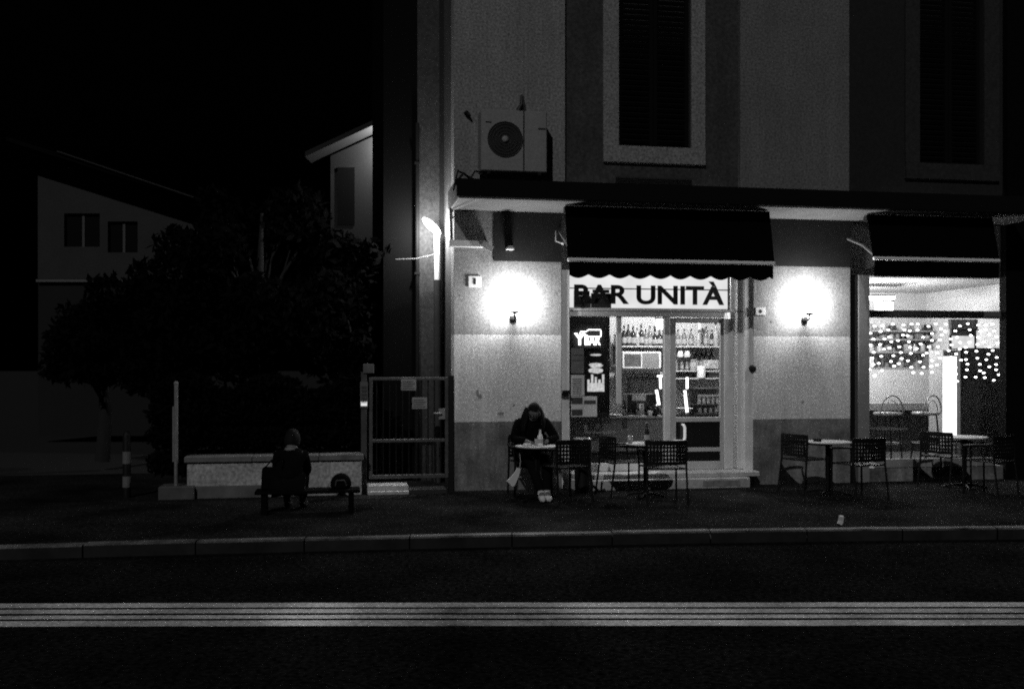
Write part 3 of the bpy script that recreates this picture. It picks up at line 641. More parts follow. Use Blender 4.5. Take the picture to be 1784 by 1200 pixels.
# ------------------------------------------------------------ fixtures on the facade
def awning(label, sa, sb, bz, zf, zw, valh, scallop, sbar):
    t = thing('awning', label, 'awning', at(sa, 0, 0), 'black awnings under the canopy')
    L = sb-sa; AWN = mat('black_awning_cloth', .003, 1., spec=0.)
    m_ = MB(); m_.add([(0, -.70, zw), (L, -.70, zw), (L, bz, zf+.02), (0, bz, zf+.02), (0, -.69, zw-.01), (L, -.69, zw-.01), (L, bz+.01, zf+.01), (0, bz+.01, zf+.01)],
                      [(0,1,2,3), (7,6,5,4), (0,3,7,4), (1,5,6,2), (3,2,6,7), (0,4,5,1)]); m_.build('canvas', AWN, t)
    m_ = MB(); m_.box(0, L, bz-.03, bz+.02, zf-.025, zf+.018); m_.build('front_bar', mat('awning_bar', .85, .5, var=.06), t, bevel=.008)
    vs = []; fs = []; n = 160
    for i in range(n+1):
        x = .02+(L-.04)*i/n; dz = (.048*abs(math.sin(math.pi*x/scallop))+.0) if scallop else 0
        y = bz-.008+.012*math.sin(x*9)
        zb = zf-valh-dz+.012
        vs += [(x, y, zf-.027), (x, y+.001, zb), (x, y+.005, zf-.027), (x, y+.006, zb)]
    for i in range(n):
        a = 4*i; fs += [(a, a+1, a+5, a+4), (a+2, a+6, a+7, a+3), (a+1, a+3, a+7, a+5)]
    m_ = MB(); m_.add(vs, fs); m_.build('valance', AWN, t)
    for x in ((.08, L-.08) if not sbar else (.08,)):
        m_ = MB(); m_.tube([(x, -.03, zw-.25), (x, bz*.5, zw-.55 if False else (zw+zf)/2-.08), (x, bz, zf)], .018, 8); m_.build('arm', GREYM(), t)
    m_ = MB(); m_.lathe([(.045, 0), (.045, L)], n=12)
    m_.v = [(v[2], v[0]-.64, v[1]+zw-.05) for v in m_.v]; m_.build('roller_tube', mat('roller_dark', .02, .5), t)
    return t
ab = -.85
awning('black awning with scalloped edge and pale front bar over the bar door', LS(989, ab), LS(1349, ab), ab, LZ(455, LS(1160, ab), ab), 3.735, .20, .273, False)
awning('black awning with straight edge over the right hand window', LS(1521, ab), LS(1741, ab), ab, LZ(451.5, LS(1620, ab), ab), 3.735, .26, 0, True)
# sconces
def sconce(px, py, label):
    s_, z_ = SZ(px, py, -.16)
    t = thing('wall_lamp', label, 'wall lamp', at(s_, 0, z_), 'globe lamps on the bar front')
    m_ = MB(); m_.lathe([(.05, 0), (.05, .02), (.03, .03)], n=14); m_.v = [(v[0], -v[2]-.001, v[1]-.2) for v in m_.v]
    m_.tube([(0, -.02, -.2), (0, -.1, -.22), (0, -.16, -.2), (0, -.16, -.15)], .012, 8)
    m_.lathe([(.02, 0), (.06, .02), (.065, .035)], (0, -.16, -.15), 14); m_.build('bracket', DARKM(), t)
    m_ = MB(); m_.ball((0, -.16, -.0), .115, n=20); m_.build('globe', glow('globe_light', 4), t)
    bulb(t, (0, -.16, 0), 80, .09)
    spot('beam', t, (0, -.31, 0), (-.2, -6.3, -z_), 170, R(66), 1.0, .05)  # extra spot added in front of the globe to brighten the road lines
    return t
sconce(897, 527, 'glowing globe wall lamp left of the bar door')
sconce(1410, 531, 'glowing globe wall lamp between the door and the right hand window')
# number plates
def plate(label, x0, x1, y0, y1, txt):
    s_, z_ = SZ(x0, y1); wd = LS(x1)-s_; hh = (y1-y0)/FP*13.4
    t = thing('number_plate', label, 'number plate', at(s_, 0, z_))
    m_ = MB(); m_.box(0, wd, -.015, -.001, 0, hh); m_.build('plate', mat('enamel', .75, .4), t, bevel=.003)
    if txt: text('numeral', txt, wd*.42, wd*.58, hh*.22, hh*.78, -.0165, mat('black_letter', .008, .5), t, .004, bold=.02)
    else: q = MB(); q.prism(blob(wd*.5, hh*.5, .018, .026, 5), -.019, -.0155); q.build('numeral', mat('black_letter', .008, .5), t)
plate('white number plate with numeral 1 high on the left wall', 816, 838, 481, 500, '1')
plate('small pale plate with a dark mark right of the bar door', 1316, 1333, 535, 549, None)
small('door_bell', 'round black bell button on the right door jamb', 'bell', LS(1311), .015, LZ(642, LS(1311)), (lambda q: (q.lathe([(.05, 0), (.05, .03), (.03, .045)], n=18), setattr(q, 'v', [(v[0], -v[2], v[1]) for v in q.v]), q)[-1])(MB()), BLACKP())
small('mail_slot', 'small dark latch box on the left door jamb', 'latch', LS(984), .0, LZ(690, LS(984)), MB().box(-.05, .05, -.04, .028, .0, .045).box(-.03, .06, -.05, .028, .05, .08), BLACKP())
# cable duct, pipes, bracket
du = thing('cable_duct', 'pale cable duct running to a bracket above the number plate', 'duct', at(LS(782), 0, LZ(431, LS(790))))
L = LS(850)-LS(782); m_ = MB(); m_.box(0, L, -.08, -.002, 0, .09); m_.build('duct', mat('pale_duct', .62, .6), du, bevel=.006)
m_ = MB(); m_.box(L-.1, L+.06, -.10, -.085, -.03, .05, rot=Matrix.Rotation(.5, 3, 'Y')); m_.build('end_cap', mat('pale_duct2', .5, .6), du)
dp = thing('conduit_pipe', 'thin pale vertical pipe at the corner below the canopy', 'pipe', at(LS(786), -.04, LZ(420, LS(786))))
m_ = MB(); m_.tube([(0, 0, 0), (-.005, 0, .3), (-.01, -.01, .66), (.06, -.05, .78)], .02); m_.build('pipe', mat('pale_pipe', .12, .6), dp)
m_ = MB(); m_.box(-.03, .03, -.025, .04, .3, .32); m_.build('pipe_clip', GREYM(), dp)
cmr = thing('security_camera', 'small bracket camera under the canopy left of the awning', 'camera', at(LS(887), 0, LZ(436, LS(887))))
m_ = MB(); m_.box(-.05, .05, -.10, -.002, 0, .025); m_.build('bracket', mat('pale_duct', .62, .6), cmr)
m_ = MB(); m_.box(-.04, .03, -.17, -.02, .03, .075); m_.build('camera_body', BLACKP(), cmr, bevel=.008)
hk = thing('awning_hook', 'small pale hooked bracket beside the left end of the awning', 'bracket', at(LS(972), 0, LZ(425, LS(972))))
m_ = MB(); m_.tube([(-.03, -.03, .17), (-.04, -.06, .1), (-.04, -.06, .03), (.04, -.08, .0)], .012); m_.build('hook', mat('pale_pipe2', .35, .5), hk)
m_ = MB(); m_.ball((.05, -.08, 0), .022, n=10); m_.build('knob', mat('pale_duct', .62, .6), hk)
# air conditioner
ab_ = -.36
s_, z_ = SZ(838, 297, ab_); wd = LS(953, ab_)-s_; hh = 107/FP*13
ac = thing('air_conditioner', 'pale outdoor air conditioner unit with round fan mounted above the canopy', 'air conditioner', at(s_, 0, z_))
ACM = mat('ac_casing', .20, .5, var=.1, scale=5, fine=.2, fscale=60)
m_ = MB(); m_.box(0, wd, ab_, -.06, 0, hh); m_.build('casing', ACM, ac, bevel=.012)
fcx, fcz = LS(880, ab_)-s_, LZ(243, LS(880, ab_), ab_)-z_
def ylathe(mb, prof, cx, cz, y, n=32, m=0):
    o = len(mb.v); mb.lathe(prof, (0, 0, 0), n, m); mb.v[o:] = [(v[0]+cx, y-v[2], v[1]+cz) for v in mb.v[o:]]
m_ = MB(); ylathe(m_, [(.235, .001), (.235, .004)], fcx, fcz, ab_, 36); m_.build('fan_recess', mat('fan_black', .008, .8), ac)
m_ = MB(); 
for rr in (.04, .08, .12, .16, .2, .23): m_.tube([(fcx+rr*math.cos(a), ab_-.016, fcz+rr*math.sin(a)) for a in [2*math.pi*i/28 for i in range(29)]], .003, 5, cap=False)
m_.build('fan_grille', mat('grille_dark', .03, .5), ac)
m_ = MB(); ylathe(m_, [(.045, .008), (.045, .018), (.02, .026)], fcx, fcz, ab_, 20); m_.build('fan_hub', ACM, ac)
m_ = MB(); m_.box(wd*.635, wd*.655, ab_-.004, ab_-.001, 0, hh); m_.build('panel_seam', mat('seam_black', .01, .8), ac)
for q_ in ((.06, .14, hh*.78, hh*.80), (wd*.86, wd*.98, hh*.70, hh*.725)): m_ = MB(); m_.box(q_[0], q_[1], ab_-.004, ab_-.001, q_[2], q_[3]); m_.build('badge', mat('seam_black', .01, .8), ac)
for x in (.08, wd-.12):
    m_ = MB(); m_.box(x, x+.04, ab_, -.002, -.04, -.002); m_.add([(x, ab_, -.04), (x+.04, ab_, -.04), (x+.04, -.003, -.3), (x, -.003, -.3), (x, -.003, -.25), (x+.04, -.003, -.25), (x, ab_+.04, -.04), (x+.04, ab_+.04, -.04)], [(0,1,2,3), (4,5,7,6), (0,3,4,6), (1,7,5,2)])
    m_.build('bracket', BLACKP(), ac)
m_ = MB(); m_.tube([(wd*.62, -.05, hh*.95), (wd*.63, -.04, hh+.1), (wd*.68, -.03, hh+.16), (wd*.69, -.02, hh+.3)], [.02, .03, .028, .018]); m_.tube([(wd*.72, -.04, hh-.02), (wd*.73, -.04, hh+.1), (wd*.7, -.03, hh+.25)], .014); m_.build('refrigerant_hose', mat('black_rubber', .012, .6), ac)
small('pipe_stub', 'small dark pipe cap on the upper wall left of the air conditioner', 'pipe cap', LS(812), -.02, LZ(198, LS(812)), MB().tube([(0, .018, 0), (0, -.03, .0), (.05, -.06, -.05)], [.03, .03, .012]), BLACKP())
# wing set back on the left
WB = 1.35
W2 = thing('side_wing', 'dark tall building wing set back behind the gate', 'building', FACADE)
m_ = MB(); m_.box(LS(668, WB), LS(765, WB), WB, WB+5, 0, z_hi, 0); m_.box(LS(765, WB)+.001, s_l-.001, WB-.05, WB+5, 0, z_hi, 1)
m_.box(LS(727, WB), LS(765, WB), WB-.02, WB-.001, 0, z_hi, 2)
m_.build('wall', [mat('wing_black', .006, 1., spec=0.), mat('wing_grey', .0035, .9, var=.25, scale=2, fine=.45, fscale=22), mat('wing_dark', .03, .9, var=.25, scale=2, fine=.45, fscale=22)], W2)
ppb = WB-.09
p1 = thing('drain_pipe', 'thin dark drain pipe down the wing wall behind the gate', 'pipe', at(LS(727, ppb), ppb, 0))
m_ = MB(); m_.tube([(0, 0, 0), (0, 0, 5.2)], .03); m_.build('pipe', mat('drain_metal', .012, .7, spec=.1), p1)
m_ = MB(); 
for z in (1.2, 3.0, 4.6): m_.box(-.04, .04, -.035, .07, z, z+.03)
m_.build('pipe_clip', DARKM(), p1)
# floodlight on its post
fb_ = WB-.3; s_, z_ = SZ(762, 408, fb_)
fd = thing('post_lamp', 'bright lamp head on a pale post beside the corner of the bar', 'street lamp', at(s_, fb_, 0))
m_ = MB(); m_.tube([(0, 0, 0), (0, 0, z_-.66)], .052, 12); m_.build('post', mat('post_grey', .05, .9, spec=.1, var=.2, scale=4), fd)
m_ = MB(); m_.tube([(0, 0, z_-.658), (0, 0, z_)], .044, 12); m_.build('lit_post_top', mat('post_top_lit_white', .75, .6), fd)  # white colour imitates the stretch of post lit by the lamp
m_ = MB(); m_.tube([(0, 0, z_), (-.005, .02, z_+.05), (-.07, .02, z_+.14)], .012, 8); m_.build('arm', mat('post_pale', .42, .5), fd)
hx_ = MB(); hx_.ball((0, 0, 0), .14, n=18, sc_=(1.2, .5, .38))
hd_ = hx_.build('lamp_head', glow('flood_light', 9), fd); hd_.location = (-.09, -.08, z_+.10); hd_.rotation_euler = (0, R(42), 0)
sx = LS(762, fb_)
tgt = FACADE.inverted() @ Vector((-1.42, 7.1, ROADZ))
bulb(fd, (-.13, -.17, z_+.05), 110, .04)
spot('beam', fd, (-.1, -.12, z_+.02), (tgt.x-sx, tgt.y-fb_, tgt.z), 420, R(5.0), .8, .03)  # extra narrow spot added for the bright patch on the road lines
spot('spill', fd, (-.1, -.12, z_+.02), (LS(676, -.3)-sx, -.3-fb_, 0), 260, R(15), .8, .03)  # extra spot added to brighten the step below the gate
m_ = MB(); m_.tube([(0, 0, 0), (-.3, -.02, -.08), (-.6, -.06, -.1)], .006, 5); 
cbl = m_.build('overhead_cable', mat('cable_grey', .2, .6)); cbl.matrix_world = at(s_, fb_, z_-.28); tag(cbl, 'thin slack cable reaching left from the lamp post', 'cable')
# ------------------------------------------------------------ gate and low wall
GB = .0
gs0, gs1 = LS(643, GB), LS(781, GB); gz0, gz1 = LZ(834, gs0, GB), LZ(657, gs0, GB)
gt = thing('metal_gate', 'barred metal gate with a mid rail in front of the dark passage', 'gate', at(gs0, GB, 0))
GM = mat('gate_paint', .07, .5, var=.4, scale=12)
L = gs1-gs0; m_ = MB()
zm = LZ(768, gs0, GB)
m_.box(0, .045, -.02, .02, gz0, gz1); m_.box(L-.045, L, -.02, .02, gz0, gz1); m_.box(.046, L-.046, -.018, .018, gz1-.04, gz1-.002); m_.box(.046, L-.046, -.018, .018, gz0, gz0+.05); m_.box(.046, L-.046, -.018, .018, zm-.02, zm+.02)
m_.build('gate_frame', GM, gt, bevel=.003)
for k in range(11):
    x = .1+k*(L-.2)/10; m_ = MB(); m_.tube([(x, .0, gz0+.04), (x, 0, gz1-.03)], .009, 6); m_.build('bar', mat('bar_dark', .008, .7, spec=.2), gt)
m_ = MB(); m_.box(L-.13, L-.045, -.03, .03, zm+.28, zm+.42); m_.tube([(L-.1, -.03, zm+.36), (L-.1, -.07, zm+.36), (L-.2, -.07, zm+.36)], .01); m_.build('lock', mat('lock_pale', .22, .4), gt)
m_ = MB(); m_.box(L+.005, L+.07, -.03, .06, 0, gz1+.02); m_.build('hinge_post', mat('bar_dark', .008, .7, spec=.2), gt)
def notice2(x0, x1, y0, y1, label):
    s_, z_ = SZ(x0, y1, GB-.03); wd = LS(x1)-LS(x0); hh = (y1-y0)/FP*13.1
    t = thing('gate_notice', label, 'notice', at(s_, GB-.03, z_), 'printed notices on the gate')
    m_ = MB(); m_.box(0, wd, 0, .004, 0, hh); m_.build('board', mat('notice_white', .26, .7, var=.15, scale=15), t)
    m_ = MB()
    for k in range(4): m_.box(wd*.1, wd*(.9-.12*(k % 2)), -.003, -.0008, hh*(.15+.2*k), hh*(.21+.2*k))
    m_.build('print', mat('notice_ink', .07, .8), t)
notice2(699, 725, 660, 680, 'upper printed notice hanging from the top rail of the gate')
notice2(718, 744, 692, 712, 'lower printed notice tied to the gate bars')
gp = thing('entry_post', 'gate post with a column of bell buttons and a small lit button', 'intercom', at(LS(634, GB-.02), GB-.02, 0))
pw = 5/FP*13
m_ = MB(); m_.box(-pw, pw, -.03, .05, 0, LZ(648, LS(634), 0)); m_.build('post', mat('post_dull', .05, .7, var=.4, scale=8), gp, bevel=.004)
m_ = MB(); m_.box(-.01, .13, -.05, .05, LZ(650, -1.9), LZ(634, -1.9)); m_.build('cap_box', mat('cap_grey', .10, .7, var=.3, scale=12), gp, bevel=.004)
m_ = MB(); m_.box(-.05, .05, -.05, -.031, LZ(710, -1.9), LZ(665, -1.9)); m_.build('bell_panel', mat('bell_panel', .12, .4, var=.2), gp)
for k in range(5): m_ = MB(); m_.box(-.035, .035, -.058, -.051, LZ(676+k*6.4, -1.9), LZ(672+k*6.4, -1.9)); m_.build('button', mat('button_dark', .06, .4), gp)
m_ = MB(); m_.box(-.04, .04, -.058, -.051, LZ(706.5, -1.9), LZ(699, -1.9)); m_.build('lit_button', emis('button_light', .8), gp)
gst = thing('gate_step', 'pale ribbed stone step below the gate', 'step', at(LS(640, -.1), -.1, 0))
L2 = LS(711, -.1)-LS(640, -.1); m_ = MB(); m_.box(0, L2, -.16, .3, 0, .05); m_.box(0, L2, -.08, .3, .052, .11); m_.build('tread', mat('pale_tread', .4, .6, var=.3, scale=9), gst, bevel=.006)
m_ = MB(); m_.box(L2+.004, L2+.5, -.1, .3, 0, .05); m_.build('side_slab', mat('dark_slab', .02, .8), gst)
WF = -.22
lw0, lw1 = LS(326, WF), LS(630, WF); wtop = LZ(793, LS(480, WF), WF)
lw = thing('garden_wall', 'low stained rendered wall with stone coping left of the gate', 'wall', at(lw0, WF, 0))
L = lw1-lw0
m_ = MB(); m_.box(0, L, 0, .28, 0, wtop-.09); m_.build('wall_body', mat('old_render', .34, .9, var=.35, scale=1.7, fine=.45, fscale=22, bump=.6, bscale=40), lw, bevel=.01)
m_ = MB()
k = 0; x = -.03
while x < L+.02:
    e = min(x+.83, L+.03); m_.box(x, e-.006, -.035, .32, wtop-.075, wtop); x = e
m_.build('coping', mat('coping_stone', .13, .85, var=.35, scale=4, fine=.25, fscale=60), lw, bevel=.008)
m_ = MB(); m_.box(-.0, L*.45, -.035, -.001, 0, .16); m_.build('footing', mat('footing', .1, .9, var=.4, scale=3), lw, bevel=.008)
bk = MB(); q0, q1 = LS(276, WF-.1), LS(338, WF-.1); bk.box(0, q1-q0, -.02, .35, 0, .17)
o = bk.build('concrete_block', mat('footing2', .07, .9, var=.3, scale=5), bevel=.012); o.matrix_world = at(q0, WF-.1, 0); tag(o, 'low concrete block at the foot of the white pole', 'block')
pl = thing('white_pole', 'slim white metal pole standing on the concrete block', 'pole', at(LS(307, WF), WF, .17))
pt = LZ(669, LS(307, WF), WF)-.17
m_ = MB(); m_.tube([(0, 0, 0), (0, 0, pt)], .024, 10); m_.tube([(-.03, .0, .3), (-.03, 0, pt-.28)], .016, 8); m_.build('shaft', mat('pole_white', .16, .6, var=.3, scale=12), pl)
m_ = MB(); m_.ball((0, 0, pt+.01), .03, n=10); m_.build('cap', mat('pole_cap', .2, .6), pl)
bo = thing('bollard', 'black and white banded bollard at the far left', 'bollard', at(LS(221, .05), .05, 0))
m_ = MB(); m_.lathe([(.05, 0), (.05, .78), (.035, .83), (.01, .85)], n=14); m_.build('tube', BLACKP(), bo)
for y0, y1 in ((786, 807), (829, 848)):
    m_ = MB(); m_.lathe([(.052, LZ(y1, -4.9, .05)), (.052, LZ(y0, -4.9, .05))], n=14); m_.build('white_band', mat('reflective_band', .12, .6, var=.2, scale=20), bo)
# ------------------------------------------------------------ tables and chairs
CH = mat('chair_metal', .005, .5, spec=.2)
def chair0(M, label):
    t = thing('metal_chair', label, 'chair', M, 'black slatted metal chairs outside the bar')
    def arc(x, y): return y-.05*(1-(x/.26)**2)
    m_ = MB()
    for k in range(10): x = -.2+k*.0445; m_.box(x-.014, x+.014, -.21, .21, .43, .442)
    m_.box(-.225, .225, -.225, -.2, .425, .445); m_.box(-.225, .225, .2, .225, .425, .445); m_.build('seat', CH, t)
    m_ = MB()
    z0, z1 = .50, .755
    nseg = 12
    for zz in (z0, z0+.048, z0+.096, z0+.144, z0+.192, z1-.028, z1):
        hgt = .012 if zz not in (z0, z1) else .02
        for i in range(nseg):
            xa = -.25+.5*i/nseg; xb = xa+.5/nseg; ya, yb = arc(xa, -.2), arc(xb, -.2)
            m_.add([(xa, ya-.008, zz-hgt), (xb, yb-.008, zz-hgt), (xb, yb+.008, zz-hgt), (xa, ya+.008, zz-hgt), (xa, ya-.008, zz+hgt), (xb, yb-.008, zz+hgt), (xb, yb+.008, zz+hgt), (xa, ya+.008, zz+hgt)], [(0,3,2,1), (4,5,6,7), (0,1,5,4), (3,7,6,2), (0,4,7,3), (1,2,6,5)])
    for i in range(13):
        x = -.24+.04*i; y = arc(x, -.2); m_.box(x-.009, x+.009, y-.007, y+.007, z0, z1)
    m_.build('backrest', CH, t)
    for sx_ in (-1, 1):
        m_ = MB(); m_.tube([(sx_*.25, arc(.25, -.2), .755), (sx_*.245, -.21, .45), (sx_*.25, -.27, 0)], .013, 7); m_.build('leg', CH, t)
        m_ = MB(); m_.tube([(sx_*.24, .2, .0), (sx_*.235, .2, .44), (sx_*.26, .17, .63)], .013, 7); m_.build('leg', CH, t)
        m_ = MB(); m_.tube([(sx_*.26, .19, .63), (sx_*.28, .0, .65), (sx_*.26, -.2, .66)], [.017, .02, .015], 7); m_.build('armrest', CH, t)
    return t
def table0(M, label, r=.3, sq=False):
    t = thing('bistro_table', label, 'table', M, 'small pale bistro tables outside the bar')
    m_ = MB()
    TT = mat('table_top', .62, .45, var=.1, scale=6)
    if sq: m_.box(-r, r, -r, r, .665, .685); 
    else: m_.lathe([(r-.01, .665), (r, .67), (r, .682), (r-.006, .686)], n=36)
    m_.build('tabletop', TT, t, bevel=.003 if sq else 0)
    m_ = MB(); m_.tube([(0, 0, .03), (0, 0, .66)], .028, 10); m_.build('column', CH, t)
    for a in range(4):
        x, y = math.cos(a*math.pi/2+.7), math.sin(a*math.pi/2+.7); m_ = MB(); m_.tube([(0, 0, .05), (x*.15, y*.15, .04), (x*.25, y*.25, .012)], [.02, .016, .012], 7); m_.build('foot', CH, t)
    return t
t1 = table0(at(LS(934, -1.15), -1.15), 'bistro table where the seated person leans', .26)
copy_tree(t1, at(LS(1126, -1.0), -1.0, 0, .3) , 'bistro table with a dark bottle in front of the bar door')
tt3 = copy_tree(t1, at(LS(1442, -1.1), -1.1, 0, .1) @ Matrix.Diagonal((1.15, 1.15, 1, 1)), 'bistro table with an ashtray below the right globe lamp')
copy_tree(t1, at(LS(1680, -.85), -.85, 0, .5) @ Matrix.Diagonal((1.15, 1.15, 1.03, 1)), 'bistro table before the glowing fridge window, rightmost of all')
# chair local +y is where the sitter looks; at rz=0 that is inward (towards the wall)
c0 = chair0(at(LS(982, -1.25), -1.25, 0, R(22)), 'chair with its back to the street right of the seated person')
copy_tree(c0, at(LS(1153, -1.55), -1.55, 0, R(-3)), 'chair with its back to the street, nearest to the bar door table')
copy_tree(c0, at(LS(1084, -.8), -.8, 0, R(-82)), 'chair seen from the side at the left of the bar door table')
copy_tree(c0, at(LS(924, -.62), -.62, 0, R(180)), 'chair under the seated person against the wall')
copy_tree(c0, at(LS(1405, -.85), -.85, 0, R(-75)), 'chair seen from the side below the right globe lamp')
copy_tree(c0, at(LS(1494, -1.6), -1.6, 0, R(12)), 'chair with its back to the street at the ashtray table')
copy_tree(c0, at(LS(1648, -.75), -.75, 0, R(-70)), 'chair at the left of the rightmost table')
copy_tree(c0, at(LS(1722, -1.5), -1.5, 0, R(25)), 'chair at the dark right edge beyond the rightmost table')
def obottle(s, b, z, label, gmat, h=.26):
    t = thing('bottle', label, 'bottle', at(s, b, z))
    m_ = MB(); r = .034; m_.lathe([(r*.9, 0), (r, .01), (r, h*.55), (r*.6, h*.7), (r*.38, h*.8), (r*.36, h*.95)], n=14); m_.build('glass_body', gmat, t)
    m_ = MB(); m_.lathe([(r*1.03, h*.18), (r*1.03, h*.42)], n=14); m_.build('label_band', LAB, t)
    m_ = MB(); m_.lathe([(r*.42, h*.95), (r*.42, h)], n=10); m_.build('cap', mat('cap_pale', .6, .4), t)
obottle(LS(941, -1.25), -1.25, .688, 'pale bottle on the table of the seated person', mat('pale_bottle', .85, .25), .2)
obottle(LS(1127, -1.1), -1.1, .688, 'dark bottle with pale label on the table by the bar door', DG, .27)
def glass(s, b, z, label, h=.1):
    small('drinking_glass', label, 'glass', s, b, z, MB().lathe([(.024, 0), (.03, .005), (.034, h), (.031, h), (.027, .01)], n=14), mat('drink_glass', .4, .15))
glass(LS(936, -1.2), -1.2, .688, 'small glass on the table of the seated person', .08)
glass(LS(1098, -1.05), -1.05, .688, 'frosted glass at the left of the dark bottle')
small('ashtray', 'dark ashtray on the table below the right globe lamp', 'ashtray', LS(1424, -1.1), -1.1, .688, MB().lathe([(.05, 0), (.06, .03), (.05, .03), (.045, .01)], n=16), BLACKP())
small('napkin_stack', 'crumpled white napkins beside the seated person’s glass'.replace('’', "'"), 'napkins', LS(920, -1.22), -1.22, .688, MB().box(-.06, .06, -.05, .05, 0, .012, rot=Matrix.Rotation(.4, 3, 'Z')).box(-.05, .04, -.03, .05, .0125, .03, rot=Matrix.Rotation(-.3, 3, 'Z')), PAPER)
bn = thing('litter_bin', 'slim black litter bin with a pale rim in front of the bar window', 'bin', at(LS(1015, -.45), -.45, 0))
m_ = MB(); m_.lathe([(.11, 0), (.105, .03), (.115, .70)], n=18); m_.build('bin_body', mat('bin_black', .005, .6, spec=.2), bn)
m_ = MB(); m_.lathe([(.118, .70), (.118, .72), (.10, .725)], n=18); m_.build('rim', mat('bin_rim', .4, .3, metal=.6), bn)
small('litter', 'small crumpled scrap of paper lying on the kerb', 'litter', LS(1466, -3.55), -3.52, .004, MB().box(-.02, .02, -.02, .02, 0, .04, rot=Matrix.Rotation(.5, 3, 'Y')).box(-.01, .03, -.02, .02, .03, .09, rot=Matrix.Rotation(.3, 3, 'X')), PAPER)
# ------------------------------------------------------------ people
SKIN = mat('skin', .14, .6); CLOTH = mat('black_cloth', .0035, .95, spec=.05, var=.3, scale=12); HAIR = mat('dark_hair', .006, .8, spec=.15); JEAN = mat('dark_trousers', .005, .95, spec=.05)
def fingers(nd, ed, key, wrist, palm, side, sgn, curl):
    w_, p_ = Vector(wrist), Vector(palm); d = (p_-w_).normalized(); sd = Vector(side).normalized(); up_ = d.cross(sd).normalized()
    if up_.z > 0: up_ = -up_
    for i, (off, ln) in enumerate(((-.027, .062), (-.009, .072), (.009, .068), (.026, .052))):
        a = p_+sd*off; b_ = a+d*ln*.45+up_*curl*.012; c_ = b_+d*ln*.3+up_*curl*.022; e_ = c_+d*ln*.15+up_*curl*.02
        for j, (q, r) in enumerate(((a, .0095), (b_, .0085), (c_, .008), (e_, .0065))): nd['%sf%d%d' % (key, i, j)] = (tuple(q), r)
        ed.append((key+'palm', '%sf%d0' % (key, i)))
        for j in range(3): ed.append(('%sf%d%d' % (key, i, j), '%sf%d%d' % (key, i, j+1)))
    a = w_+(p_-w_)*.45+sd*sgn*.03; b_ = a+sd*sgn*.022+d*.03; c_ = b_+d*.028
    for j, (q, r) in enumerate(((a, .012), (b_, .010), (c_, .008))): nd['%st%d' % (key, j)] = (tuple(q), r)
    ed += [(key+'hand', key+'t0'), (key+'t0', key+'t1'), (key+'t1', key+'t2')]
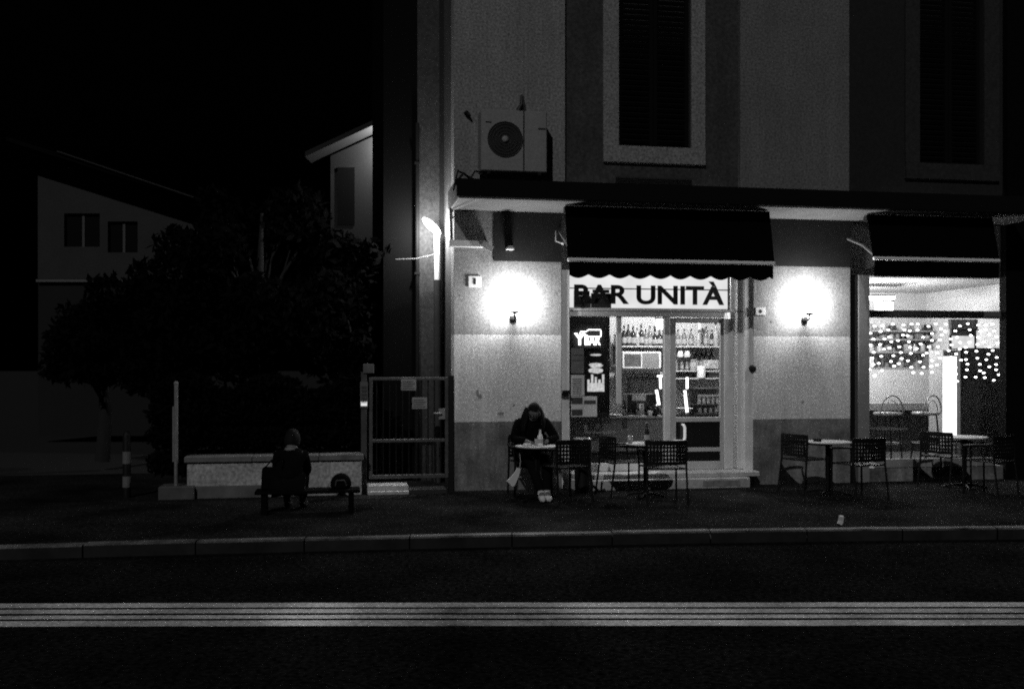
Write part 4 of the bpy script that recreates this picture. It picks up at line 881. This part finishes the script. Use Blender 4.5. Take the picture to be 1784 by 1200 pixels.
def person(M, label, J, hair_long=True, glasses=True):
    t = thing('person', label, 'person', M)
    nd = {}; ed = []
    for k, v in J.items(): nd[k] = v
    ed += [('pelvis', 'waist'), ('waist', 'chest'), ('chest', 'neck'), ('neck', 'head')]
    for s in 'LR':
        ed += [('chest', s+'sho'), (s+'sho', s+'elb'), (s+'elb', s+'wri'), (s+'wri', s+'hand'), (s+'hand', s+'palm'), ('pelvis', s+'hip'), (s+'hip', s+'knee'), (s+'knee', s+'ank'), (s+'ank', s+'toe')]
        fingers(nd, ed, s, J[s+'hand'][0], J[s+'palm'][0], J['side'][0] if s == 'L' else J['side'][0], 1 if s == 'L' else -1, 1.0)
    nd.pop('side')
    body = skin('body', nd, ed, SKIN, t, 'pelvis')
    # head shape joined into the body mesh: skull, jaw, nose, ears, brow
    h = Vector(J['head'][0]); tilt = J_tilt[0]
    Rm = tilt
    hb = MB()
    n = 20; hh_ = 14; vs = []; fs = []
    for i in range(hh_+1):
        ph = math.pi*i/hh_; z = -math.cos(ph)*.118; rr = math.sin(ph)
        for k in range(n):
            a = 2*math.pi*k/n; fx = math.cos(a); fy = math.sin(a)
            jaw = 1-.28*max(0, -z/.118)**1.2
            x = fx*rr*.078*jaw; y = fy*rr*.095*(jaw if fy < 0 else 1)
            front = max(0, -fy)
            if front > .9 and abs(fx) < .25 and -.035 < z < .015: y -= .018*(1-abs(z+.02)/.04)
            if front > .5 and .008 < z < .03 and .15 < abs(fx) < .6: y += .006
            if front > .8 and abs(z+.062) < .012: y -= .005
            vs.append(Rm @ Vector((x, y, z))+h)
    for i in range(hh_):
        for k in range(n): k2 = (k+1) % n; fs.append((i*n+k, i*n+k2, (i+1)*n+k2, (i+1)*n+k))
    hb.add(vs, fs, 0, True)
    for sx_ in (-1, 1):
        o_ = len(hb.v); hb.ball((sx_*.08, .01, 0), .025, n=8, sc_=(.4, .8, 1.2)); hb.v[o_:] = [tuple(Rm @ Vector(v)+h) for v in hb.v[o_:]]
    ho = hb.build('head_tmp', SKIN)
    bm = bmesh.new(); bm.from_mesh(body.data); bm.from_mesh(ho.data); bm.to_mesh(body.data); bm.free(); bpy.data.objects.remove(ho)
    for p in body.data.polygons: p.use_smooth = True
    # clothes
    g = lambda k, add, f=1.0: (J[k][0], tuple(r*f+add for r in (J[k][1] if isinstance(J[k][1], tuple) else (J[k][1],)*2)))
    jn = {k: g(k, .022) for k in ('waist', 'chest', 'Lsho', 'Rsho', 'Lelb', 'Relb', 'Lwri', 'Rwri')}
    jn['pelvis'] = (J['pelvis'][0], tuple(r+.02 for r in J['pelvis'][1]))
    jn['collar'] = (tuple(Vector(J['neck'][0])*.95+Vector(J['chest'][0])*.05+Vector((0, -.012, .0))), (.085, .08))
    skin('jacket', jn, [('pelvis', 'waist'), ('waist', 'chest'), ('chest', 'collar'), ('chest', 'Lsho'), ('Lsho', 'Lelb'), ('Lelb', 'Lwri'), ('chest', 'Rsho'), ('Rsho', 'Relb'), ('Relb', 'Rwri')], CLOTH, t, 'pelvis')
    tn = {k: g(k, .014) for k in ('pelvis', 'Lhip', 'Rhip', 'Lknee', 'Rknee', 'Lank', 'Rank')}
    skin('trousers', tn, [('pelvis', 'Lhip'), ('Lhip', 'Lknee'), ('Lknee', 'Lank'), ('pelvis', 'Rhip'), ('Rhip', 'Rknee'), ('Rknee', 'Rank')], JEAN, t, 'pelvis')
    for s in 'LR':
        a, b_ = Vector(J[s+'ank'][0]), Vector(J[s+'toe'][0])
        m_ = MB(); d = (b_-a); a0 = a-Vector((d.x, d.y, 0)).normalized()*.05
        m_.tube([(a.x, a.y, a.z+.03), (a.x, a.y, a.z-.02)], [.045, .05], 10)
        m_.tube([(a0.x, a0.y, b_.z+.01), (a.x, a.y, b_.z+.012), ((a.x+b_.x)/2, (a.y+b_.y)/2, b_.z+.01), (b_.x, b_.y, b_.z), (b_.x+d.x*.2, b_.y+d.y*.2, b_.z-.005)], [.032, .045, .044, .042, .02], 10)
        m_.build('shoe', J_shoe[0], t)
    # hair : cap plus long side locks
    m_ = MB(); o_ = 0
    n = 22; vs = []; fs = []; rows = 10
    for i in range(rows+1):
        ph = math.pi*(.5*i/rows)*1.06
        for k in range(n):
            a = 2*math.pi*k/n; fy = math.sin(a)
            low = 1.0 if fy > -.3 else .62
            p_ = ph*(low*1.35 if fy > -.3 else low)
            p_ = min(p_, math.pi*.72)
            vs.append(Rm @ Vector((math.cos(a)*math.sin(p_)*.092, fy*math.sin(p_)*.108+.004, math.cos(p_)*.13))+h)
    for i in range(rows):
        for k in range(n): k2 = (k+1) % n; fs.append((i*n+k, i*n+k2, (i+1)*n+k2, (i+1)*n+k))
    m_.add(vs, fs, 0, True)
    if hair_long:
        for sx_ in (-1, 1):
            for j in range(5):
                off = .012*j
                p0 = Rm @ Vector((sx_*(.082), .03+off*1.3-.02, .02))+h
                m_.tube([p0, p0+Vector((sx_*(.015+off*.4), -.005, -.09)), p0+Vector((sx_*(.04+off*.6), -.01+off, -.19)), p0+Vector((sx_*(.045+off), .0+off, -.27))], [.024, .03, .024, .008], 7)
    m_.build('hair', HAIR, t)
    if glasses:
        m_ = MB()
        for sx_ in (-1, 1):
            m_.tube([tuple(Rm @ Vector((sx_*.033+.026*math.cos(a), -.103, .012+.018*math.sin(a)))+h) for a in [2*math.pi*i/14 for i in range(15)]], .0035, 6, cap=False)
            m_.tube([tuple(Rm @ Vector((sx_*.06, -.10, .015))+h), tuple(Rm @ Vector((sx_*.085, .0, .015))+h)], .003, 5)
        m_.build('glasses', BLACKP(), t)
    return t
J_tilt = [Matrix.Rotation(R(32), 3, 'X')]; J_shoe = [mat('white_shoe', .7, .6)]
J1 = {'pelvis': ((0, 0, .53), (.155, .12)), 'waist': ((0, -.03, .70), (.135, .105)), 'chest': ((0, -.11, .88), (.15, .11)), 'neck': ((0, -.17, .99), .055), 'head': ((0, -.235, 1.085), .07),
      'Lsho': ((.185, -.13, .93), .058), 'Lelb': ((.29, -.22, .735), .044), 'Lwri': ((.13, -.40, .73), .028), 'Lhand': ((.10, -.43, .722), (.03, .018)), 'Lpalm': ((.07, -.455, .715), (.034, .014)),
      'Rsho': ((-.185, -.13, .93), .058), 'Relb': ((-.25, -.2, .735), .044), 'Rwri': ((-.12, -.40, .73), .028), 'Rhand': ((-.09, -.43, .722), (.03, .018)), 'Rpalm': ((-.06, -.455, .715), (.034, .014)),
      'Lhip': ((.10, -.03, .50), .085), 'Lknee': ((.13, -.43, .50), .06), 'Lank': ((.085, -.60, .11), .04), 'Ltoe': ((.095, -.72, .045), .03),
      'Rhip': ((-.10, -.03, .50), .085), 'Rknee': ((-.09, -.43, .50), .06), 'Rank': ((.02, -.62, .11), .04), 'Rtoe': ((.015, -.74, .045), .03), 'side': ((.6, -.6, 0), 0)}
person(at(LS(924, -.62), -.62, 0), 'person in black jacket with long hair and white shoes bowed over a bistro table', J1)
# bag near the knees
m_ = MB()
s_, z_ = SZ(893, 850, -1.1)
poly = [(-.075, .07), (-.01, -.0), (.02, .01), (.055, .08), (.085, .16), (.10, .22), (.06, .235), (.03, .18), (-.02, .12)]
m_.prism(poly, -.03, .02); m_.tube([(.085, -.005, .225), (.1, 0, .32), (.085, .02, .44)], .004, 5)
o = m_.build('paper_bag', mat('white_bag', .6, .8, var=.1, scale=8), bevel=.008); o.matrix_world = at(s_, -1.1, z_+.02); tag(o, 'small crumpled white paper bag hanging beside the knees of the seated person', 'bag')
# second person on the low bench
BB = -1.7
bsx = LS(537, BB); 
be = thing('low_bench', 'long low black bench in front of the garden wall', 'bench', at(bsx, BB, 0))
hl = (LS(628, BB)-LS(446, BB))/2
m_ = MB(); m_.box(-hl, hl, -.17, .17, .235, .27); m_.build('seat', mat('bench_black', .003, .9, spec=.05), be, bevel=.006)
for x in (-hl+.1, hl-.1): m_ = MB(); m_.box(x-.03, x+.03, -.14, .14, 0, .234); m_.build('leg', mat('bench_black', .003, .9, spec=.05), be)
J_tilt = [Matrix.Rotation(R(25), 3, 'X')]; J_shoe = [mat('black_shoe', .015, .5)]
J2 = {'pelvis': ((0, 0, .34), (.15, .12)), 'waist': ((0, -.03, .46), (.13, .105)), 'chest': ((0, -.09, .60), (.145, .11)), 'neck': ((0, -.14, .72), .052), 'head': ((0, -.19, .82), .07),
      'Lsho': ((.15, -.11, .65), .052), 'Lelb': ((.175, -.2, .46), .042), 'Lwri': ((.08, -.36, .40), .028), 'Lhand': ((.055, -.39, .39), (.03, .018)), 'Lpalm': ((.03, -.42, .385), (.034, .014)),
      'Rsho': ((-.15, -.11, .65), .052), 'Relb': ((-.165, -.2, .46), .042), 'Rwri': ((-.09, -.36, .40), .028), 'Rhand': ((-.07, -.39, .39), (.03, .018)), 'Rpalm': ((-.05, -.42, .385), (.034, .014)),
      'Lhip': ((.09, -.03, .33), .08), 'Lknee': ((.12, -.40, .42), .056), 'Lank': ((.10, -.42, .10), .04), 'Ltoe': ((.11, -.54, .04), .03),
      'Rhip': ((-.09, -.03, .33), .08), 'Rknee': ((-.10, -.40, .42), .056), 'Rank': ((-.08, -.42, .10), .04), 'Rtoe': ((-.085, -.54, .04), .03), 'side': ((.6, -.6, 0), 0)}
person(at(LS(504, BB), BB, 0.0, R(172)), 'person in dark clothes seen from behind, sitting hunched on the low bench', J2, False, False)
hb = thing('handbag', 'black handbag with upright handles on the bench left of the hunched person', 'handbag', at(LS(476, BB), BB-.02, .272))
m_ = MB(); m_.add([(-.13,-.07,0),(.13,-.07,0),(.13,.07,0),(-.13,.07,0),(-.12,-.04,.26),(.12,-.04,.26),(.12,.04,.26),(-.12,.04,.26)], [(0,3,2,1),(4,5,6,7),(0,1,5,4),(3,7,6,2),(0,4,7,3),(1,2,6,5)]); m_.build('bag_body', CLOTH, hb, bevel=.02)
for y in (-.04, .04): m_ = MB(); m_.tube([(-.09, y, .25), (-.02, y, .33), (.07, y*.6, .40), (.10, y, .36), (.1, y, .25)], .008, 6); m_.build('handle', CLOTH, hb)
sk = thing('rucksack', 'dark rounded rucksack on the right end of the low bench', 'rucksack', at(LS(594, BB), BB, .272))
m_ = MB(); m_.ball((0, 0, .05), .12, n=18, sc_=(1, .8, 1.05)); m_.v = [(v[0], v[1], max(v[2], 0)) for v in m_.v]; m_.build('sack', CLOTH, sk)
m_ = MB(); m_.tube([(-.06, -.09, .04), (-.05, -.11, .1), (.04, -.11, .1), (.06, -.09, .04)], .01, 6); m_.build('strap', mat('strap_grey', .04, .8), sk)
# ------------------------------------------------------------ trees and hedge
nr = np.random.RandomState(5)
LEAF = mat('leaf_dark', .004, 1., spec=0.)
BARK = mat('bark', .006, .9, var=.3, scale=9, bump=.6, bscale=30)
def leaves(name, centers, radii, n, size, parent, m):
    cs = np.array(centers); rs = np.array(radii)
    k = nr.choice(len(cs), n, p=rs**2/np.sum(rs**2)); d = nr.normal(size=(n, 3)); d /= np.linalg.norm(d, axis=1)[:, None]
    rad = rs[k][:, None]*(nr.uniform(.25, 1, (n, 1))**.6); p = cs[k]+d*rad*np.array([1, 1, .8])
    a = nr.normal(size=(n, 3)); a /= np.linalg.norm(a, axis=1)[:, None]; b = np.cross(a, nr.normal(size=(n, 3))); b /= np.linalg.norm(b, axis=1)[:, None]
    sz = size*nr.uniform(.6, 1.4, (n, 1)); a = a*sz; b = b*sz*.45
    v = np.stack([p-a, p+b, p+a, p-b], 1).reshape(-1, 3)
    me = bpy.data.meshes.new(name); me.vertices.add(len(v)); me.vertices.foreach_set('co', v.ravel())
    me.loops.add(4*n); me.loops.foreach_set('vertex_index', np.arange(4*n)); me.polygons.add(n); me.polygons.foreach_set('loop_start', np.arange(n)*4)
    me.polygons.foreach_set('loop_total', np.full(n, 4)); me.update(); me.validate(); me.materials.append(m)
    o = bpy.data.objects.new(name, me); COL.objects.link(o); o.parent = parent; return o
def tree(x, y, h, w_, label, n=9000, size=.075, z0=1.2):
    t = tag(empty('tree', Matrix.Translation((x, y, 0))), label, 'tree', 'dark trees behind the garden wall')
    m_ = MB(); m_.tube([(0, 0, 0), (.05, .02, h*.3), (-.03, 0, h*.6), (0, .03, h*.9)], [.13, .1, .07, .02], 10)
    r2_ = random.Random(int(x*100)); cs = []; rs = []
    for i in range(13):
        a = r2_.uniform(0, 6.28); zz = r2_.uniform(z0+.3, h*.92); rr = w_*(1-.5*(zz/h)**2)*r2_.uniform(.25, .85)
        e = Vector((rr*math.cos(a), rr*math.sin(a), zz)); s0_ = Vector((0, 0, zz*.65)); mid = (s0_+e)/2+Vector((0, 0, .12))
        m_.tube([s0_, mid, e], [.045, .028, .01], 6)
        for q in range(2):
            e2 = e+Vector((r2_.uniform(-.4, .4), r2_.uniform(-.4, .4), r2_.uniform(-.1, .4))); m_.tube([mid, (mid+e2)/2+Vector((0, 0, .05)), e2], [.018, .012, .005], 5); cs.append(tuple(e2)); rs.append(r2_.uniform(.28, .5)*w_/1.3)
        cs.append(tuple(e)); rs.append(r2_.uniform(.35, .6)*w_/1.3)
    m_.build('trunk', BARK, t); leaves('crown', cs, rs, n, size, t, LEAF)
tree(-4.9, 14.8, 3.6, 1.15, 'small dark tree at the left in front of the pale house')
tree(-3.6, 14.3, 4.3, 1.3, 'tall dense dark tree behind the middle of the garden wall')
tree(-2.35, 14.9, 3.6, 1.0, 'dark loose tree nearest to the gate')
tree(-7.2, 17.5, 2.9, 1.2, 'low dark tree below the windows of the pale house')
hg = thing('hedge', 'dense black hedge growing behind the garden wall', 'hedge', at(lw0, .45, 0))
cs = [(i*.16, .05*math.sin(i*2.1), zz) for i in range(int(L/.16)+22) for zz in (.4, .75, 1.05, 1.3+.12*math.sin(i*.9))]
cs = [(c[0]-.4, c[1], c[2]) for c in cs if c[0]-.4 < (lw1-lw0)]
leaves('foliage', cs, [.22]*len(cs), 26000, .05, hg, LEAF)
m_ = MB()
for i in range(12): m_.tube([(i*.22, 0, 0), (i*.22+.03, .02, .7), (i*.22-.02, 0, 1.3)], [.02, .015, .006], 6)
m_.build('stems', BARK, hg)
# ------------------------------------------------------------ houses behind
def wp(px, py, Y): return (px-CX)/FP*Y, CAMH+(HY-py)/FP*Y
Y1 = 24.0
xa, _ = wp(66, 0, Y1); xb, _ = wp(345, 0, Y1)
lh = tag(empty('pale_house', Matrix.Translation((xa, Y1, 0))), 'dim pale house with dark windows and a sloping roof at the far left', 'house')
def wl(px, py): x, z = wp(px, py, Y1); return x-xa, z
HP = mat('house_render', .022, .9, var=.2, scale=1, fine=.25, fscale=25)
eL, eR = wp(66, 268, Y1)[1], wp(345, 362, Y1)[1]; Wd = xb-xa
w_a = wl(112, 430), wl(174, 372); w_b = wl(188, 440), wl(240, 386)
zc1 = wp(0, 486, Y1)[1]
m_ = MB()
# wall around two windows (upper storey), lower storey dark
m_.box(0, w_a[0][0], 0, .3, zc1, w_a[1][1]); m_.box(w_a[1][0], w_b[0][0], 0, .3, zc1, w_a[1][1]); m_.box(w_b[1][0], Wd, 0, .3, zc1, w_b[1][1]-.0)
m_.box(w_a[0][0], w_a[1][0], 0, .3, zc1, w_a[0][1]); m_.box(w_b[0][0], w_b[1][0], 0, .3, zc1, w_b[0][1])
m_.prism([(0, w_a[1][1]), (w_b[0][0], w_a[1][1]), (w_b[0][0], eL+(eR-eL)*w_b[0][0]/Wd), (0, eL)], 0, .3); m_.prism([(w_b[0][0], w_b[1][1]), (Wd, w_b[1][1]), (Wd, eR), (w_b[0][0], eL+(eR-eL)*w_b[0][0]/Wd)], 0, .3)
m_.build('wall', HP, lh)
m_ = MB(); m_.box(0, Wd, .02, .3, 0, zc1-.1); m_.build('lower_wall', mat('house_lower', .002, .9, var=.3, scale=1), lh)
m_ = MB(); m_.box(0, wl(276, 0)[0], -.1, .3, zc1-.08, zc1-.02); m_.build('cornice', mat('house_cornice', .10, .9), lh)
for (p0, p1) in (w_a, w_b):
    m_ = MB(); m_.box(p0[0], p1[0], .1, .14, p0[1], p1[1])
    f = m_.build('window', mat('house_window', .002, .8, spec=.1), lh)
    m_ = MB(); xm = (p0[0]+p1[0])/2; m_.box(xm-.03, xm+.03, .08, .099, p0[1], p1[1]); m_.build('window_bar', mat('house_bar', .03, .6), f)
m_ = MB(); sl_ = (eR-eL)/Wd
m_.add([(-.3, -.9, eL+.02-sl_*0+.08), (Wd+.4, -.9, eR+.4*sl_+.1), (Wd+.4, 6, eR+.4*sl_+.1), (-.3, 6, eL+.1), (-.3, -.9, eL+.2), (Wd+.4, -.9, eR+.4*sl_+.2), (Wd+.4, 6, eR+.4*sl_+.2), (-.3, 6, eL+.2)], [(0,3,2,1),(4,5,6,7),(0,1,5,4),(3,7,6,2),(0,4,7,3),(1,2,6,5)])
m_.build('roof', mat('roof_dark', .003, .95, spec=.05), lh)
m_ = MB(); m_.tube([(.9, -.95, eL+.15+.9*sl_), (Wd+.2, -.95, eR+.15+.2*sl_)], .03, 6); m_.build('gutter', mat('gutter_metal', .008, .5, spec=.15), lh)
# house behind the wing with a lit verge
Y2 = 20.0
xc, _ = wp(576, 0, Y2); 
bh = tag(empty('lit_house', Matrix.Translation((xc, Y2, 0))), 'shadowy house with a lit sloping roof edge beside the dark wing', 'house')
def w2_(px, py): x, z = wp(px, py, Y2); return x-xc, z
e0, e1 = w2_(576, 272), w2_(720, 206)
HP2 = mat('house_render_b', .009, .9, var=.2, scale=2, fine=.3, fscale=25)
m_ = MB(); m_.prism([(0, 0), (e1[0], 0), (e1[0], e1[1]), (0, e0[1])], 0, .3); m_.build('wall', HP2, bh)
m_ = MB(); m_.prism([(-.4, e0[1]-.13), (e1[0], e1[1]+.06), (e1[0], e1[1]+.16), (-.4, e0[1]-.03)], -.55, 4); m_.build('roof', mat('roof_verge', .016, .8, spec=.2), bh)
wa, wb_ = w2_(588, 392), w2_(618, 292); m_ = MB(); m_.box(wa[0], wb_[0], -.012, -.002, wa[1], wb_[1]); m_.build('shutter', mat('house_window', .002, .8, spec=.1), bh)
# assumed lamp brightening the roof edge; unseen, hidden from here by the wing
x_, z_ = wp(690, 236, Y2-.45)
hl_ = tag(empty('assumed_house_lamp', Matrix.Translation((x_, Y2-.02, z_-.0))), 'assumed unseen lamp on the house wall just behind the dark wing', 'wall lamp')
m_ = MB(); m_.tube([(0, 0, -.1), (0, -.1, -.05), (0, -.2, -.0)], .012); m_.build('arm', DARKM(), hl_)
m_ = MB(); m_.ball((0, -.22, -.06), .06, n=12); m_.build('lamp_glass', glow('assumed_lamp_light', 5), hl_); bulb(hl_, (0, -.22, -.06), 300, .05)
# small shed with a gable and two lit skylights
Y3 = 17.5
xs_, _ = wp(648, 0, Y3)
sd = tag(empty('garden_shed', Matrix.Translation((xs_, Y3, 0))), 'dark garden shed with two bright skylight bars behind the gate', 'shed')
def w3(px, py): x, z = wp(px, py, Y3); return x-xs_, z
a_, b_, c_ = w3(648, 582), w3(692, 538), w3(735, 582)
m_ = MB(); m_.prism([(0, 0), (c_[0], 0), (c_[0], c_[1]), (b_[0], b_[1]), (a_[0], a_[1])], 0, 2.0); m_.build('wall', mat('shed_wall', .008, .9), sd)
m_ = MB(); m_.prism([(-.08, a_[1]-.06), (b_[0], b_[1]+.02), (b_[0], b_[1]+.06), (-.08, a_[1]-.02)], -.1, 2.1); m_.prism([(b_[0]+.001, b_[1]+.02), (c_[0]+.08, c_[1]-.06), (c_[0]+.08, c_[1]-.02), (b_[0]+.001, b_[1]+.06)], -.1, 2.1); m_.build('roof', mat('shed_roof', .02, .7, var=.3), sd)
for (p, q) in (((668, 556), (680, 543)), ((679, 548), (686, 542))):
    s0_, s1_ = w3(*p), w3(*q); m_ = MB(); m_.tube([(s0_[0], -.12, s0_[1]), (s1_[0], -.12, s1_[1])], .016, 6); m_.build('light_bar', emis('shed_light', 1.2), sd)
